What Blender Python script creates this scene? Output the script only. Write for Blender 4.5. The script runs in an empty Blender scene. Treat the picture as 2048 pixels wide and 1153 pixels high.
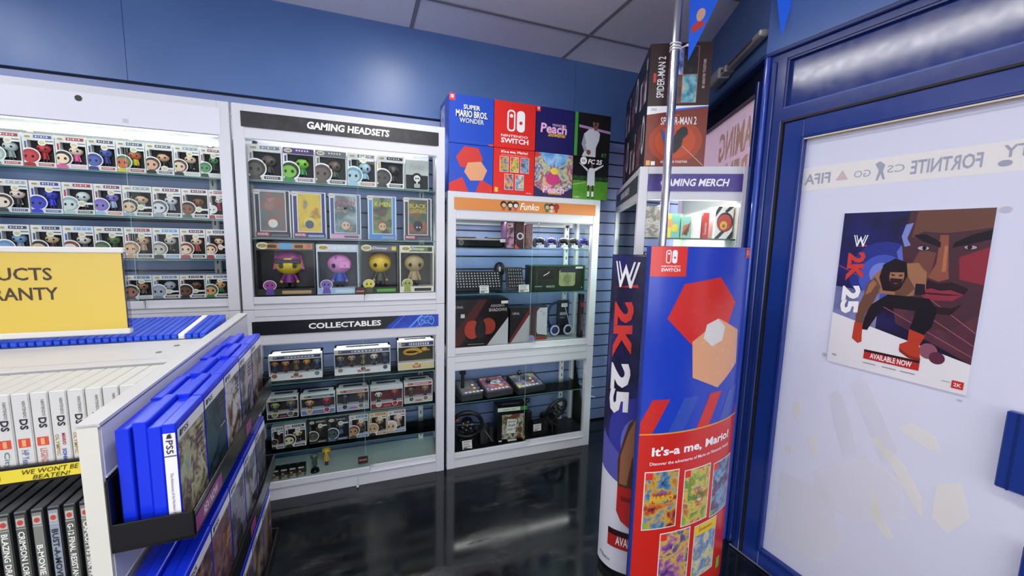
import bpy, math, random
from mathutils import Matrix, Vector
R = math.radians
random.seed(7)
sc = bpy.context.scene
COL = sc.collection

# ---------------------------------------------------------------- camera
W_PX, H_PX, F_PX = 2048, 1153, 811.8
cam_d = bpy.data.cameras.new('camera'); cam = bpy.data.objects.new('camera', cam_d); COL.objects.link(cam)
cam_d.sensor_width = 36; cam_d.lens = F_PX / W_PX * 36; cam_d.clip_start = .02
yaw, pit, rol = R(20.6625), R(7.0042), R(1.3627)
fw = Vector((math.sin(yaw)*math.cos(pit), math.cos(yaw)*math.cos(pit), -math.sin(pit)))
rt = Vector((math.cos(yaw), -math.sin(yaw), 0)); up = rt.cross(fw)
r2 = rt*math.cos(rol)+up*math.sin(rol); u2 = up*math.cos(rol)-rt*math.sin(rol)
cam.matrix_world = Matrix.Translation((0, -2.2798, 1.40)) @ Matrix((r2, u2, -fw)).transposed().to_4x4()
sc.camera = cam

# ---------------------------------------------------------------- world, lights, exposure
wd = bpy.data.worlds.new('world'); sc.world = wd; wd.use_nodes = True
wd.node_tree.nodes['Background'].inputs[0].default_value = (.90, .91, 1, 1)
wd.node_tree.nodes['Background'].inputs[1].default_value = 3.0
sc.view_settings.view_transform = 'Standard'; sc.view_settings.look = 'None'
sc.view_settings.gamma = 1; sc.view_settings.use_curve_mapping = False
sc.view_settings.exposure = 0.52
sc.cycles.transparent_max_bounces = 24; sc.cycles.max_bounces = 10
def area(name, loc, sx, sy, e, col=(1, .98, .95), rot=(0, 0, 0)):
    l = bpy.data.lights.new(name, 'AREA'); l.shape = 'RECTANGLE'; l.size = sx; l.size_y = sy; l.energy = e; l.color = col
    o = bpy.data.objects.new(name, l); o.location = loc; o.rotation_euler = rot; COL.objects.link(o); return o
CEIL = 2.603
for lx, ly, e in ((.24, -.86, 13), (-1.95, -.95, 12), (.15, -2.75, 15), (-1.85, -2.75, 15), (.15, -4.5, 14), (-1.85, -4.5, 14)):
    area('ceiling_light', (lx, ly, CEIL-.03), .26, 1.15, e)

# ---------------------------------------------------------------- materials
def lin(c):
    if isinstance(c, str): c = [int(c[i:i+2], 16) for i in (0, 2, 4)]
    return tuple((x/255/12.92 if x/255 <= .04045 else ((x/255+.055)/1.055)**2.4) for x in c)+(1,)
_m = {}
def mat(c, rough=.45, metal=0, spec=.5, key=''):
    k = (str(c), rough, metal, spec, key)
    if k in _m: return _m[k]
    m = bpy.data.materials.new('m_'+str(c)); m.use_nodes = True
    b = m.node_tree.nodes['Principled BSDF']
    col = lin(c); b.inputs['Base Color'].default_value = col
    b.inputs['Roughness'].default_value = rough; b.inputs['Metallic'].default_value = metal
    b.inputs['Specular IOR Level'].default_value = spec
    # every surface: faint procedural wear
    nt = m.node_tree; n = nt.nodes.new('ShaderNodeTexNoise'); n.inputs['Scale'].default_value = 35
    tc = nt.nodes.new('ShaderNodeTexCoord'); nt.links.new(tc.outputs['Object'], n.inputs['Vector'])
    mr = nt.nodes.new('ShaderNodeMapRange'); mr.inputs[3].default_value = max(0, rough-.05); mr.inputs[4].default_value = min(1, rough+.06)
    nt.links.new(n.outputs['Fac'], mr.inputs[0]); nt.links.new(mr.outputs[0], b.inputs['Roughness'])
    _m[k] = m; return m
def art(cols, scale=40, seed=0, rough=.35, stretch=(1, 1, 1)):
    """printed cover picture: warped noise through a colour ramp"""
    k = ('art', str(cols), scale, seed, stretch)
    if k in _m: return _m[k]
    m = bpy.data.materials.new('m_print'); m.use_nodes = True; nt = m.node_tree; b = nt.nodes['Principled BSDF']
    b.inputs['Roughness'].default_value = rough
    tc = nt.nodes.new('ShaderNodeTexCoord'); mp = nt.nodes.new('ShaderNodeMapping')
    mp.inputs['Location'].default_value = (seed*3.7, seed*1.9, seed*2.3); mp.inputs['Scale'].default_value = stretch
    n = nt.nodes.new('ShaderNodeTexNoise'); n.inputs['Scale'].default_value = scale*.55; n.inputs['Detail'].default_value = 4; n.inputs['Roughness'].default_value = .6; n.inputs['Distortion'].default_value = .35
    r = nt.nodes.new('ShaderNodeValToRGB'); r.color_ramp.interpolation = 'LINEAR'
    e = r.color_ramp.elements; N = len(cols)
    for i, c in enumerate(cols):
        p = .30+.42*i/max(1, N-1)
        if i < 2: e[i].position = p; e[i].color = lin(c)
        else: q = e.new(p); q.color = lin(c)
    nt.links.new(tc.outputs['Object'], mp.inputs[0]); nt.links.new(mp.outputs[0], n.inputs['Vector'])
    nt.links.new(n.outputs['Fac'], r.inputs[0]); nt.links.new(r.outputs[0], b.inputs['Base Color'])
    _m[k] = m; return m
def glass(name, tint=(.97, .99, .98), rough=.02, ior=1.14):
    m = bpy.data.materials.new(name); m.use_nodes = True; nt = m.node_tree; nt.nodes.clear()
    o = nt.nodes.new('ShaderNodeOutputMaterial'); mx = nt.nodes.new('ShaderNodeMixShader')
    t = nt.nodes.new('ShaderNodeBsdfTransparent'); g = nt.nodes.new('ShaderNodeBsdfGlossy'); g.inputs['Roughness'].default_value = rough
    t.inputs[0].default_value = tint+(1,)
    f = nt.nodes.new('ShaderNodeFresnel'); f.inputs[0].default_value = ior
    nt.links.new(f.outputs[0], mx.inputs[0]); nt.links.new(t.outputs[0], mx.inputs[1]); nt.links.new(g.outputs[0], mx.inputs[2])
    nt.links.new(mx.outputs[0], o.inputs[0]); return m
GLASS = glass('m_glass'); SHELFGLASS = glass('m_shelf_glass', (.80, .93, .90)); GEDGE = mat('4f7d78', .15)
PANE = glass('m_box_window', (.97, .97, .98), ior=1.06)
WHITE = mat('d4d4d6', .35); WHITE2 = mat('c4c4c5', .4); BLACK = mat('0b0b0d', .35); DARK = mat('1b1c22', .5); CREAM = mat('cfccc2', .45)
CHROME = mat('d9dade', .16, 1); BLUEC = mat('1634d8', .22); BLK_GLOSS = mat('060607', .2)
FRAMEW = mat('cfd0d6', .34)
NAVY = mat('1b3279', .22, key='navy'); NAVYD = mat('162a66', .3)
def noisy(name, c1, c2, scale, rough, detail=4, bump=0, stretch=(1, 1, 1), rr=None):
    m = bpy.data.materials.new(name); m.use_nodes = True; nt = m.node_tree; b = nt.nodes['Principled BSDF']
    tc = nt.nodes.new('ShaderNodeTexCoord'); mp = nt.nodes.new('ShaderNodeMapping'); mp.inputs['Scale'].default_value = stretch
    n = nt.nodes.new('ShaderNodeTexNoise'); n.inputs['Scale'].default_value = scale; n.inputs['Detail'].default_value = detail
    r = nt.nodes.new('ShaderNodeValToRGB'); r.color_ramp.elements[0].position = .35; r.color_ramp.elements[1].position = .68
    r.color_ramp.elements[0].color = lin(c1); r.color_ramp.elements[1].color = lin(c2)
    nt.links.new(tc.outputs['Object'], mp.inputs[0]); nt.links.new(mp.outputs[0], n.inputs['Vector'])
    nt.links.new(n.outputs['Fac'], r.inputs[0]); nt.links.new(r.outputs[0], b.inputs['Base Color'])
    b.inputs['Roughness'].default_value = rough
    if rr:
        q = nt.nodes.new('ShaderNodeMapRange'); q.inputs[1].default_value = .4; q.inputs[2].default_value = .65
        q.inputs[3].default_value = rr[0]; q.inputs[4].default_value = rr[1]
        nt.links.new(n.outputs['Fac'], q.inputs[0]); nt.links.new(q.outputs[0], b.inputs['Roughness'])
    if bump:
        bp = nt.nodes.new('ShaderNodeBump'); bp.inputs['Strength'].default_value = bump; bp.inputs['Distance'].default_value = .004
        nt.links.new(n.outputs['Fac'], bp.inputs['Height']); nt.links.new(bp.outputs[0], b.inputs['Normal'])
    return m

# ---------------------------------------------------------------- mesh builder
_tc = {}
def text_geo(s, bold=0, shear=0, spacing=1):
    k = (s, bold, shear, spacing)
    if k not in _tc:
        cu = bpy.data.curves.new('t', 'FONT'); cu.body = s; cu.offset = bold; cu.shear = shear; cu.resolution_u = 2; cu.space_character = spacing
        o = bpy.data.objects.new('t', cu); me = o.to_mesh()
        vs = [(v.co.x, v.co.y) for v in me.vertices]; fs = [tuple(p.vertices) for p in me.polygons]
        o.to_mesh_clear(); bpy.data.objects.remove(o); bpy.data.curves.remove(cu)
        if vs:
            x0 = min(v[0] for v in vs); x1 = max(v[0] for v in vs); y0 = min(v[1] for v in vs); y1 = max(v[1] for v in vs)
        else: x0 = x1 = y0 = y1 = 0
        _tc[k] = (vs, fs, x0, x1, y0, y1)
    return _tc[k]
class MB:
    def __init__(s, M=None): s.v = []; s.f = []; s.mi = []; s.m = []; s.sm = []; s.M = M
    def idx(s, m):
        if m not in s.m: s.m.append(m)
        return s.m.index(m)
    def add(s, vs, fs, m, smooth=False):
        n = len(s.v)
        if s.M: vs = [tuple(s.M @ Vector(v)) for v in vs]
        s.v += [tuple(v) for v in vs]; i = s.idx(m)
        for f in fs: s.f.append(tuple(n+a for a in f)); s.mi.append(i); s.sm.append(smooth)
    def box(s, a, b, m, bev=0):
        x0, x1 = sorted((a[0], b[0])); y0, y1 = sorted((a[1], b[1])); z0, z1 = sorted((a[2], b[2]))
        if bev:
            e = min(bev, (x1-x0)/2.01, (y1-y0)/2.01, (z1-z0)/2.01)
            rings = []
            def ring(z, i): return [(x0+i, y0, z), (x1-i, y0, z), (x1, y0+i, z), (x1, y1-i, z), (x1-i, y1, z), (x0+i, y1, z), (x0, y1-i, z), (x0, y0+i, z)]
            def inset(z): return [(x0+e, y0+e, z), (x1-e, y0+e, z), (x1-e, y0+e, z), (x1-e, y1-e, z), (x1-e, y1-e, z), (x0+e, y1-e, z), (x0+e, y1-e, z), (x0+e, y0+e, z)]
            rings = [inset(z0), ring(z0+e, e), ring(z1-e, e), inset(z1)]
            vs = sum(rings, []); fs = []
            for r in range(3):
                for i in range(8):
                    j = (i+1) % 8; fs.append((r*8+i, r*8+j, (r+1)*8+j, (r+1)*8+i))
            fs += [tuple(reversed(range(8))), tuple(range(24, 32))]
            s.add(vs, fs, m); return
        s.add([(x0, y0, z0), (x1, y0, z0), (x1, y1, z0), (x0, y1, z0), (x0, y0, z1), (x1, y0, z1), (x1, y1, z1), (x0, y1, z1)],
              [(3, 2, 1, 0), (4, 5, 6, 7), (0, 1, 5, 4), (1, 2, 6, 5), (2, 3, 7, 6), (3, 0, 4, 7)], m)
    def prism(s, pts, ax, a, b, m):
        """pts 2-D outline, extruded along axis ax from a to b"""
        n = len(pts)
        def P(p, t):
            q = list(p); q.insert(ax, t); return tuple(q)
        vs = [P(p, a) for p in pts]+[P(p, b) for p in pts]
        fs = [tuple(range(n)), tuple(reversed(range(n, 2*n)))]+[((i+1) % n, i, n+i, n+(i+1) % n) for i in range(n)]
        s.add(vs, fs, m)
    def tube(s, path, r, m, n=10, caps=True):
        path = [Vector(p) for p in path]; vs = []; fs = []; N = len(path); rs = r if isinstance(r, (list, tuple)) else [r]*N
        prev = None
        for i, p in enumerate(path):
            d = (path[min(i+1, N-1)]-path[max(i-1, 0)]).normalized()
            u = prev if prev else d.orthogonal()
            u = (u-d*u.dot(d)); u = u.normalized() if u.length > 1e-6 else d.orthogonal().normalized(); prev = u
            w = d.cross(u)
            for k in range(n):
                a = 2*math.pi*k/n; vs.append(tuple(p+(u*math.cos(a)+w*math.sin(a))*rs[i]))
        for i in range(N-1):
            for k in range(n):
                j = (k+1) % n; fs.append((i*n+k, i*n+j, (i+1)*n+j, (i+1)*n+k))
        s.add(vs, fs, m, True)
        if caps: s.add([vs[k] for k in range(n)]+[vs[(N-1)*n+k] for k in range(n)], [tuple(reversed(range(n))), tuple(range(n, 2*n))], m) if not s.M else s._caps(vs, n, N, m)
    def _caps(s, vs, n, N, m): s.add([vs[k] for k in range(n)]+[vs[(N-1)*n+k] for k in range(n)], [tuple(reversed(range(n))), tuple(range(n, 2*n))], m)
    def ball(s, c, r, m, seg=12, ring=8, zlo=-1, zhi=1):
        rx, ry, rz = r if isinstance(r, tuple) else (r, r, r); vs = []; fs = []
        a0 = math.asin(max(-1, zlo)); a1 = math.asin(min(1, zhi))
        for i in range(ring+1):
            a = a0+(a1-a0)*i/ring
            for k in range(seg):
                t = 2*math.pi*k/seg; vs.append((c[0]+rx*math.cos(a)*math.cos(t), c[1]+ry*math.cos(a)*math.sin(t), c[2]+rz*math.sin(a)))
        for i in range(ring):
            for k in range(seg):
                j = (k+1) % seg; fs.append((i*seg+k, i*seg+j, (i+1)*seg+j, (i+1)*seg+k))
        fs += [tuple(reversed(range(seg))), tuple(range(ring*seg, ring*seg+seg))]
        s.add(vs, fs, m, True)
    def torus(s, c, Rr, r, m, Mt=None, n=28, k=10):
        vs = []; fs = []
        for i in range(n):
            a = 2*math.pi*i/n
            for j in range(k):
                b = 2*math.pi*j/k; v = Vector(((Rr+r*math.cos(b))*math.cos(a), r*math.sin(b), (Rr+r*math.cos(b))*math.sin(a)))
                if Mt: v = Mt @ v
                vs.append(tuple(v+Vector(c)))
        for i in range(n):
            for j in range(k): fs.append((i*k+j, i*k+(j+1) % k, ((i+1) % n)*k+(j+1) % k, ((i+1) % n)*k+j))
        s.add(vs, fs, m, True)
    def build(s, name, parent=None):
        me = bpy.data.meshes.new(name); me.from_pydata(s.v, [], s.f)
        for m in s.m: me.materials.append(m)
        me.polygons.foreach_set('material_index', s.mi); me.polygons.foreach_set('use_smooth', s.sm); me.update()
        o = bpy.data.objects.new(name, me); COL.objects.link(o)
        if parent: o.parent = parent
        return o
def clipx(pts, x, keep_gt):
    out = []; n = len(pts)
    for i in range(n):
        a, b = pts[i], pts[(i+1) % n]; ia = (a[0] >= x) if keep_gt else (a[0] <= x); ib = (b[0] >= x) if keep_gt else (b[0] <= x)
        if ia: out.append(a)
        if ia != ib:
            t = (x-a[0])/(b[0]-a[0]); out.append((x, a[1]+t*(b[1]-a[1])))
    return out
class Face:
    """prints flat graphics on a surface P(u,v,w)->xyz; w lifts off the surface"""
    def __init__(s, mb, P, du=None, w=.0006, clip=None): s.mb = mb; s.P = P; s.du = du; s.w = w; s.clip = clip; s.n = 0
    def poly(s, pts, m, L=1, cnt=1):
        if cnt: s.n += 1
        lift = s.w*L+s.n*4e-6
        if s.clip:
            pts = clipx(clipx(pts, s.clip[0], True), s.clip[1], False)
            if len(pts) < 3: return
        if s.du:
            x0 = min(p[0] for p in pts); x1 = max(p[0] for p in pts)
            k = int(x0//s.du); out = []
            while k*s.du < x1:
                q = clipx(clipx(pts, k*s.du, True), (k+1)*s.du, False)
                if len(q) >= 3: out.append(q)
                k += 1
        else: out = [pts]
        for q in out: s.mb.add([s.P(u, v, lift) for u, v in q], [tuple(range(len(q)))], m)
    def rect(s, u0, v0, u1, v1, m, L=1): s.poly([(u0, v0), (u1, v0), (u1, v1), (u0, v1)], m, L)
    def ell(s, cu, cv, ru, rv, m, L=1, n=20, a0=0, a1=360, rot=0):
        pts = []
        full = abs(a1-a0) >= 360
        N = n if full else n+1
        c, q = math.cos(R(rot)), math.sin(R(rot))
        for i in range(N):
            a = R(a0+(a1-a0)*i/n); x, y = ru*math.cos(a), rv*math.sin(a); pts.append((cu+x*c-y*q, cv+x*q+y*c))
        s.poly(pts, m, L)
    def ring(s, cu, cv, r0, r1, m, L=1, n=20, sx=1):
        for i in range(n):
            a, b = 2*math.pi*i/n, 2*math.pi*(i+1)/n
            s.poly([(cu+sx*r0*math.cos(a), cv+r0*math.sin(a)), (cu+sx*r1*math.cos(a), cv+r1*math.sin(a)), (cu+sx*r1*math.cos(b), cv+r1*math.sin(b)), (cu+sx*r0*math.cos(b), cv+r0*math.sin(b))], m, L)
    def line(s, pts, wd, m, L=1):
        for a, b in zip(pts, pts[1:]):
            d = Vector((b[0]-a[0], b[1]-a[1]))
            if d.length < 1e-7: continue
            d.normalize(); n = Vector((-d.y, d.x))*wd/2; e = d*wd*.3
            s.poly([(a[0]-e.x+n.x, a[1]-e.y+n.y), (a[0]-e.x-n.x, a[1]-e.y-n.y), (b[0]+e.x-n.x, b[1]+e.y-n.y), (b[0]+e.x+n.x, b[1]+e.y+n.y)], m, L)
    def rrect(s, u0, v0, u1, v1, r, m, L=1):
        pts = []
        for cx, cy, a in ((u1-r, v1-r, 0), (u0+r, v1-r, 90), (u0+r, v0+r, 180), (u1-r, v0+r, 270)):
            for i in range(5): t = R(a+90*i/4); pts.append((cx+r*math.cos(t), cy+r*math.sin(t)))
        s.poly(pts, m, L)
    def text(s, t, cu, cv, h, m, L=2, width=None, rot=0, mirror=False, bold=.01, shear=0, align='c', spacing=1):
        vs, fs, x0, x1, y0, y1 = text_geo(t, bold, shear, spacing)
        if not vs: return
        k = h/(y1-y0); kx = (width/(x1-x0)) if width else k
        ox = {'c': (x0+x1)/2, 'l': x0, 'r': x1}[align]; oy = (y0+y1)/2; c, q = math.cos(R(rot)), math.sin(R(rot))
        P = []
        for x, y in vs:
            a, b = (x-ox)*kx, (y-oy)*k
            if mirror: a = -a
            P.append((cu+a*c-b*q, cv+a*q+b*c))
        if s.du or s.clip:
            s.n += 1
            for f in fs: s.poly([P[i] for i in f], m, L, 0)
        else: s.n += 1; s.mb.add([s.P(u, v, s.w*L+s.n*4e-6) for u, v in P], fs, m)
def front(mb, y=0, x0=0, z0=0, **k): return Face(mb, lambda u, v, w: (x0+u, y-w, z0+v), **k)
def thing(name, label, cat, loc=(0, 0, 0), rz=0, group=None, rx=0):
    o = bpy.data.objects.new(name, None); o.empty_display_size = .05; COL.objects.link(o); o.location = loc; o.rotation_euler = (rx, 0, rz); return tag(o, label, cat, group)
def tag(o, label, cat, group=None):
    o['label'] = label; o['category'] = cat
    if group: o['group'] = group
    return o
def struct(o): o['kind'] = 'structure'; return o
def place(o, loc, rz=0, rx=0): o.location = loc; o.rotation_euler = (rx, 0, rz); return o

# ================================================================ SETTING
WY = .32
floor_m = noisy('m_floor', '0c0d11', '1d2026', 2.0, .12, 8, .05, rr=(.07, .16))
nt = floor_m.node_tree; bs = nt.nodes['Principled BSDF']          # dusty scuff marks left on the black floor
sn = nt.nodes.new('ShaderNodeTexNoise'); sn.inputs['Scale'].default_value = 1.7; sn.inputs['Detail'].default_value = 12; sn.inputs['Roughness'].default_value = .72
smap = nt.nodes.new('ShaderNodeMapping'); smap.inputs['Scale'].default_value = (.8, 2.2, 1); smap.inputs['Rotation'].default_value = (0, 0, .25); stc = nt.nodes.new('ShaderNodeTexCoord')
nt.links.new(stc.outputs['Object'], smap.inputs[0]); nt.links.new(smap.outputs[0], sn.inputs['Vector'])
sr = nt.nodes.new('ShaderNodeMapRange'); sr.inputs[1].default_value = .54; sr.inputs[2].default_value = .80; nt.links.new(sn.outputs['Fac'], sr.inputs[0])
smx = nt.nodes.new('ShaderNodeMix'); smx.data_type = 'RGBA'; smx.inputs[7].default_value = lin('44464a')
nt.links.new(sr.outputs[0], smx.inputs[0]); nt.links.new(bs.inputs['Base Color'].links[0].from_socket, smx.inputs[6]); nt.links.new(smx.outputs[2], bs.inputs['Base Color'])
sad = nt.nodes.new('ShaderNodeMath'); sad.operation = 'MULTIPLY_ADD'; sad.inputs[1].default_value = .5; nt.links.new(sr.outputs[0], sad.inputs[0]); nt.links.new(bs.inputs['Roughness'].links[0].from_socket, sad.inputs[2]); nt.links.new(sad.outputs[0], bs.inputs['Roughness'])
b = MB(); b.box((-3.4, -5.6, -.06), (2.6, .5, 0), floor_m); struct(b.build('floor'))
ceil_m = noisy('m_ceiling', 'e0dde8', 'eceaf4', 220, .9, 3, .3)
b = MB(); b.box((-3.4, -5.6, CEIL), (2.6, .5, CEIL+.05), ceil_m); struct(b.build('ceiling'))
b = MB(); gm = mat('8a868e', .6)
for x in (-2.66, -1.67, -.68, .31, 1.30, 2.29): b.box((x-.011, -5.4, CEIL-.004), (x+.011, .31, CEIL+.001), gm)
for y in (-.03, -.63, -1.23, -1.83, -2.43, -3.03, -3.63, -4.23, -4.83): b.box((-3.3, y-.011, CEIL-.005), (2.3, y+.011, CEIL+.001), gm)
struct(b.build('trim_1'))
# back wall: slat boards below, flat painted panel above
slat_m = noisy('m_slatwall', '7586b4', '7c8cb8', 5, .4, 2); groove = mat('10141f', .6)
upper_m = noisy('m_upper_wall', '4d6da2', '5373a8', 3, .36, 2, rr=(.34, .40))
b = MB(); b.box((-3.4, WY+.012, 0), (2.6, WY+.1, CEIL), groove)
z = 1.601+.0843*6+.006
while z > .02:
    b.box((-3.4, WY, max(0, z-.0743)), (2.6, WY+.02, min(z, 2.10)), slat_m); z -= .0843
x = -3.4
for x0, x1 in ((-3.4, -1.029), (-1.027, 1.4), (1.402, 2.6)): b.box((x0, WY-.012, 2.112), (x1, WY+.02, CEIL), upper_m)
struct(b.build('wall_back'))
# unseen walls behind the camera; front one gapped to let fill light in
pw = mat('b9bccb', .6)
b = MB(); b.box((-3.4, -5.6, 0), (-3.3, .5, CEIL), pw); struct(b.build('wall_left'))
b = MB(); b.box((-3.4, -5.6, 2.2), (2.6, -5.5, CEIL), pw); b.box((-3.4, -5.6, 0), (2.6, -5.5, .5), pw); struct(b.build('wall_front'))

# right wall frame: local x runs towards the camera side, local y is outwards, origin at the corner post
DK = (1.61, -.96, 0); DRZ = R(-85.9)
top_m = noisy('m_over_door', '4a6cab', '4f72b2', 3, .3, 2)
b = MB()
b.box((0, -.004, 2.178), (4.8, .10, CEIL), top_m)
b.box((0, 0, 2.14), (4.8, .1, 2.178), NAVY); b.box((0, -.014, 2.166), (4.8, 0, 2.182), NAVYD, .003)
b.box((1.14, 0, 0), (4.8, .1, 2.14), NAVY)
b.box((0, 0, 0), (.088, .1, 2.14), NAVY)
b.box((.088, .02, 1.945), (1.14, .1, 2.14), mat('1b3279', .13, 0, .5, 'gloss'))
b.box((.088, 0, 1.897), (1.14, .1, 1.945), NAVY)
b.box((1.10, 0, 1.945), (1.14, .1, 2.14), NAVY)
place(struct(b.build('wall_right')), DK, DRZ)
# header moulding lines
b = MB(); b.box((.088, .004, 1.945), (.096, .03, 2.14), NAVYD); b.box((.088, .004, 2.132), (1.10, .03, 2.141), NAVYD); b.box((.088, .002, 1.943), (1.10, .022, 1.951), mat('3a55a8', .2))
place(struct(b.build('trim_2')), DK, DRZ)
b = MB(); b.tube([(.012, -.006, .0), (.012, -.006, 2.165)], .012, mat('2746a6', .14), 12); b.box((.03, -.008, 0), (.05, 0, 2.14), NAVY, .003)
place(struct(b.build('trim_3')), DK, DRZ)
b = MB(); b.box((.07, -.006, 0), (.09, .02, 1.9), NAVY, .003); place(struct(b.build('trim_5')), DK, DRZ)

# frosted film
def film():
    m = bpy.data.materials.new('m_film'); m.use_nodes = True; nt = m.node_tree; b = nt.nodes['Principled BSDF']; o = nt.nodes['Material Output']
    b.inputs['Base Color'].default_value = lin('d4d5de'); b.inputs['Roughness'].default_value = .3
    t = nt.nodes.new('ShaderNodeBsdfTranslucent'); t.inputs[0].default_value = lin('dcdde8')
    mx = nt.nodes.new('ShaderNodeMixShader'); mx.inputs[0].default_value = .30
    nt.links.new(b.outputs[0], mx.inputs[1]); nt.links.new(t.outputs[0], mx.inputs[2]); nt.links.new(mx.outputs[0], o.inputs[0]); return m
def tint(c, k=.30, rough=.35):
    key = ('tint', c, k)
    if key in _m: return _m[key]
    m = bpy.data.materials.new('m_tint'); m.use_nodes = True; nt = m.node_tree; b = nt.nodes['Principled BSDF']; o = nt.nodes['Material Output']
    b.inputs['Base Color'].default_value = lin(c); b.inputs['Roughness'].default_value = rough
    t = nt.nodes.new('ShaderNodeBsdfTranslucent'); t.inputs[0].default_value = lin(c)
    mx = nt.nodes.new('ShaderNodeMixShader'); mx.inputs[0].default_value = k
    nt.links.new(b.outputs[0], mx.inputs[1]); nt.links.new(t.outputs[0], mx.inputs[2]); nt.links.new(mx.outputs[0], o.inputs[0]); _m[key] = m; return m
FILM = film()
# door
droot = bpy.data.objects.new('door_1', None); COL.objects.link(droot); place(struct(droot), DK, DRZ)
b = MB(); DM = mat('1b3684', .22)
b.box((.098, .006, .0), (.178, .06, 1.889), DM, .004); b.box((1.0, .006, 0), (1.10, .06, 1.889), DM, .004)
b.box((.178, .006, 1.816), (1.0, .06, 1.889), DM); b.box((.178, .006, .0), (1.0, .06, .060), DM)
b.box((.170, -.002, .055), (.184, .01, 1.820), NAVY, .003); b.box((.174, -.002, 1.812), (1.0, .01, 1.822), NAVY, .003)
b.box((.174, -.002, .052), (1.0, .01, .066), NAVY, .003)
b.build('door_frame', droot)
b = MB(); b.box((.186, .018, 1.806), (1.0, .028, 1.812), mat('d8c8b0', .3)); b.box((.088, .012, 0), (.097, .08, 1.897), mat('17150f', .7)); b.box((.088, .012, 1.889), (1.1, .08, 1.898), mat('2a2620', .7))
b.box((.0885, -.0015, 0), (.0975, .012, 1.897), mat('17150f', .7)); b.box((.0975, -.0015, 1.8895), (1.1, .012, 1.8975), mat('2a2620', .7)); b.box((.186, -.0035, 1.8062), (1.0, -.0022, 1.8112), mat('d8c8b0', .3)); b.build('gap_shade_and_film_strip', droot)  # dark strips paint in the shade of the door gap; tan strip edges the film
b = MB(); b.box((.178, .03, .06), (1.0, .034, 1.816), FILM)
f = Face(b, lambda u, v, w: (u, .0295-w, v), w=.0005)
STR = tint('faf6ee'); f.poly([(.178, 1.613), (1.0, 1.617), (1.0, 1.700), (.178, 1.700)], STR, .5)
LT = tint('b4b7c9'); LT2 = tint('e2cdd0')
f.text('FIFA', .232, 1.655, .040, LT, 2, .090, mirror=True, bold=.02)
f.poly([(.295, 1.640), (.335, 1.640), (.315, 1.676)], LT2, 2)
f.text('CS', .470, 1.660, .024, LT, 2, .046, mirror=True, bold=0); f.text('GO', .377, 1.655, .024, LT, 2, .050, mirror=True, bold=0)
f.poly([(.418, 1.626), (.424, 1.660), (.412, 1.682), (.424, 1.690), (.432, 1.684), (.440, 1.676), (.436, 1.655), (.444, 1.628), (.438, 1.628), (.430, 1.648), (.424, 1.626)], LT, 2)
f.text('FORTNITE', .588, 1.657, .044, LT, 2, .160, mirror=True, bold=.02)
f.text('DUTY', .760, 1.672, .034, LT, 2, .110, mirror=True, bold=.02); f.ell(.712, 1.640, .014, .009, LT, 2)
# pale print showing through the lower part of the film
G1 = tint('ebecf2'); G2 = tint('f6f4ec'); G3 = tint('f0f1f6')
for pts, m in (([(.36, .83), (.385, .87), (.41, .84), (.47, .66), (.43, .62), (.39, .72)], G1), ([(.42, .90), (.455, .94), (.48, .91), (.58, .72), (.54, .66), (.47, .80)], G1),
               ([(.57, .80), (.60, .83), (.66, .81), (.68, .77), (.65, .76), (.60, .78)], G2), ([(.50, .73), (.52, .74), (.60, .68), (.65, .60), (.66, .53), (.62, .58), (.56, .67)], G2),
               ([(.24, .76), (.26, .77), (.27, .72), (.25, .69), (.24, .72)], G2), ([(.43, .60), (.5, .66), (.6, .62), (.62, .5), (.5, .40), (.36, .42), (.34, .52)], G3),
               ([(.52, .56), (.54, .53), (.56, .47), (.60, .42), (.58, .40), (.53, .45)], G2), ([(.30, .64), (.33, .66), (.35, .58), (.33, .56)], G2), ([(.68, .66), (.73, .70), (.76, .60), (.72, .52), (.68, .55)], G2),
               ([(.22, .56), (.25, .58), (.25, .54), (.23, .53)], G2), ([(.22, .45), (.40, .46), (.46, .30), (.40, .16), (.22, .14)], G3)):
    f.poly([(u, v) for u, v in pts], m, .5)
b.build('door_glass', droot)
b = MB(); b.box((.803, -.012, .742), (1.10, .012, .962), DM, .003); b.box((.825, -.014, .742), (.829, -.010, .962), NAVYD); b.box((.872, -.010, .30), (1.10, .012, .607), DM, .003)
b.build('push_plate', droot)
b = MB(); b.box((.06, -.03, 0), (1.14, .09, .012), CHROME, .003); place(struct(b.build('trim_4')), DK, DRZ)

# shopfront window beside the door (film printed with mirrored lettering)
AK = (1.622, -.975, 0); ARZ = R(-118)
aroot = bpy.data.objects.new('window_1', None); COL.objects.link(aroot); place(struct(aroot), AK, ARZ)
b = MB()
b.box((-.072, 0, 0), (0, .06, 2.178), NAVY); b.box((-1.42, 0, 2.072), (-.072, .06, 2.178), mat('0d1430', .5)); b.box((-1.42, 0, 0), (-.072, .06, .25), NAVY)
b.box((-.085, -.02, .0), (-.06, 0, 2.1), NAVY, .003); b.box((-1.42, -.03, 2.165), (0, .0, 2.182), NAVYD)
b.build('window_frame', aroot)
b = MB(); AF = tint('d8c8d0', .5); b.box((-1.42, .03, .25), (-.072, .034, 2.072), AF)
f = Face(b, lambda u, v, w: (u, .0295-w, v)); AL = tint('f0e0c0', .5)
f.text('GAMING', -.36, 1.93, .16, AL, 1, .52, mirror=True, bold=.03); f.text('ARENA', -.36, 1.745, .17, AL, 1, .50, mirror=True, bold=.03)
b.build('window_pane', aroot)
b = MB(); b.box((-1.42, 0, 2.178), (.004, .10, CEIL), upper_m); place(struct(b.build('wall_corner')), AK, ARZ)
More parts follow.
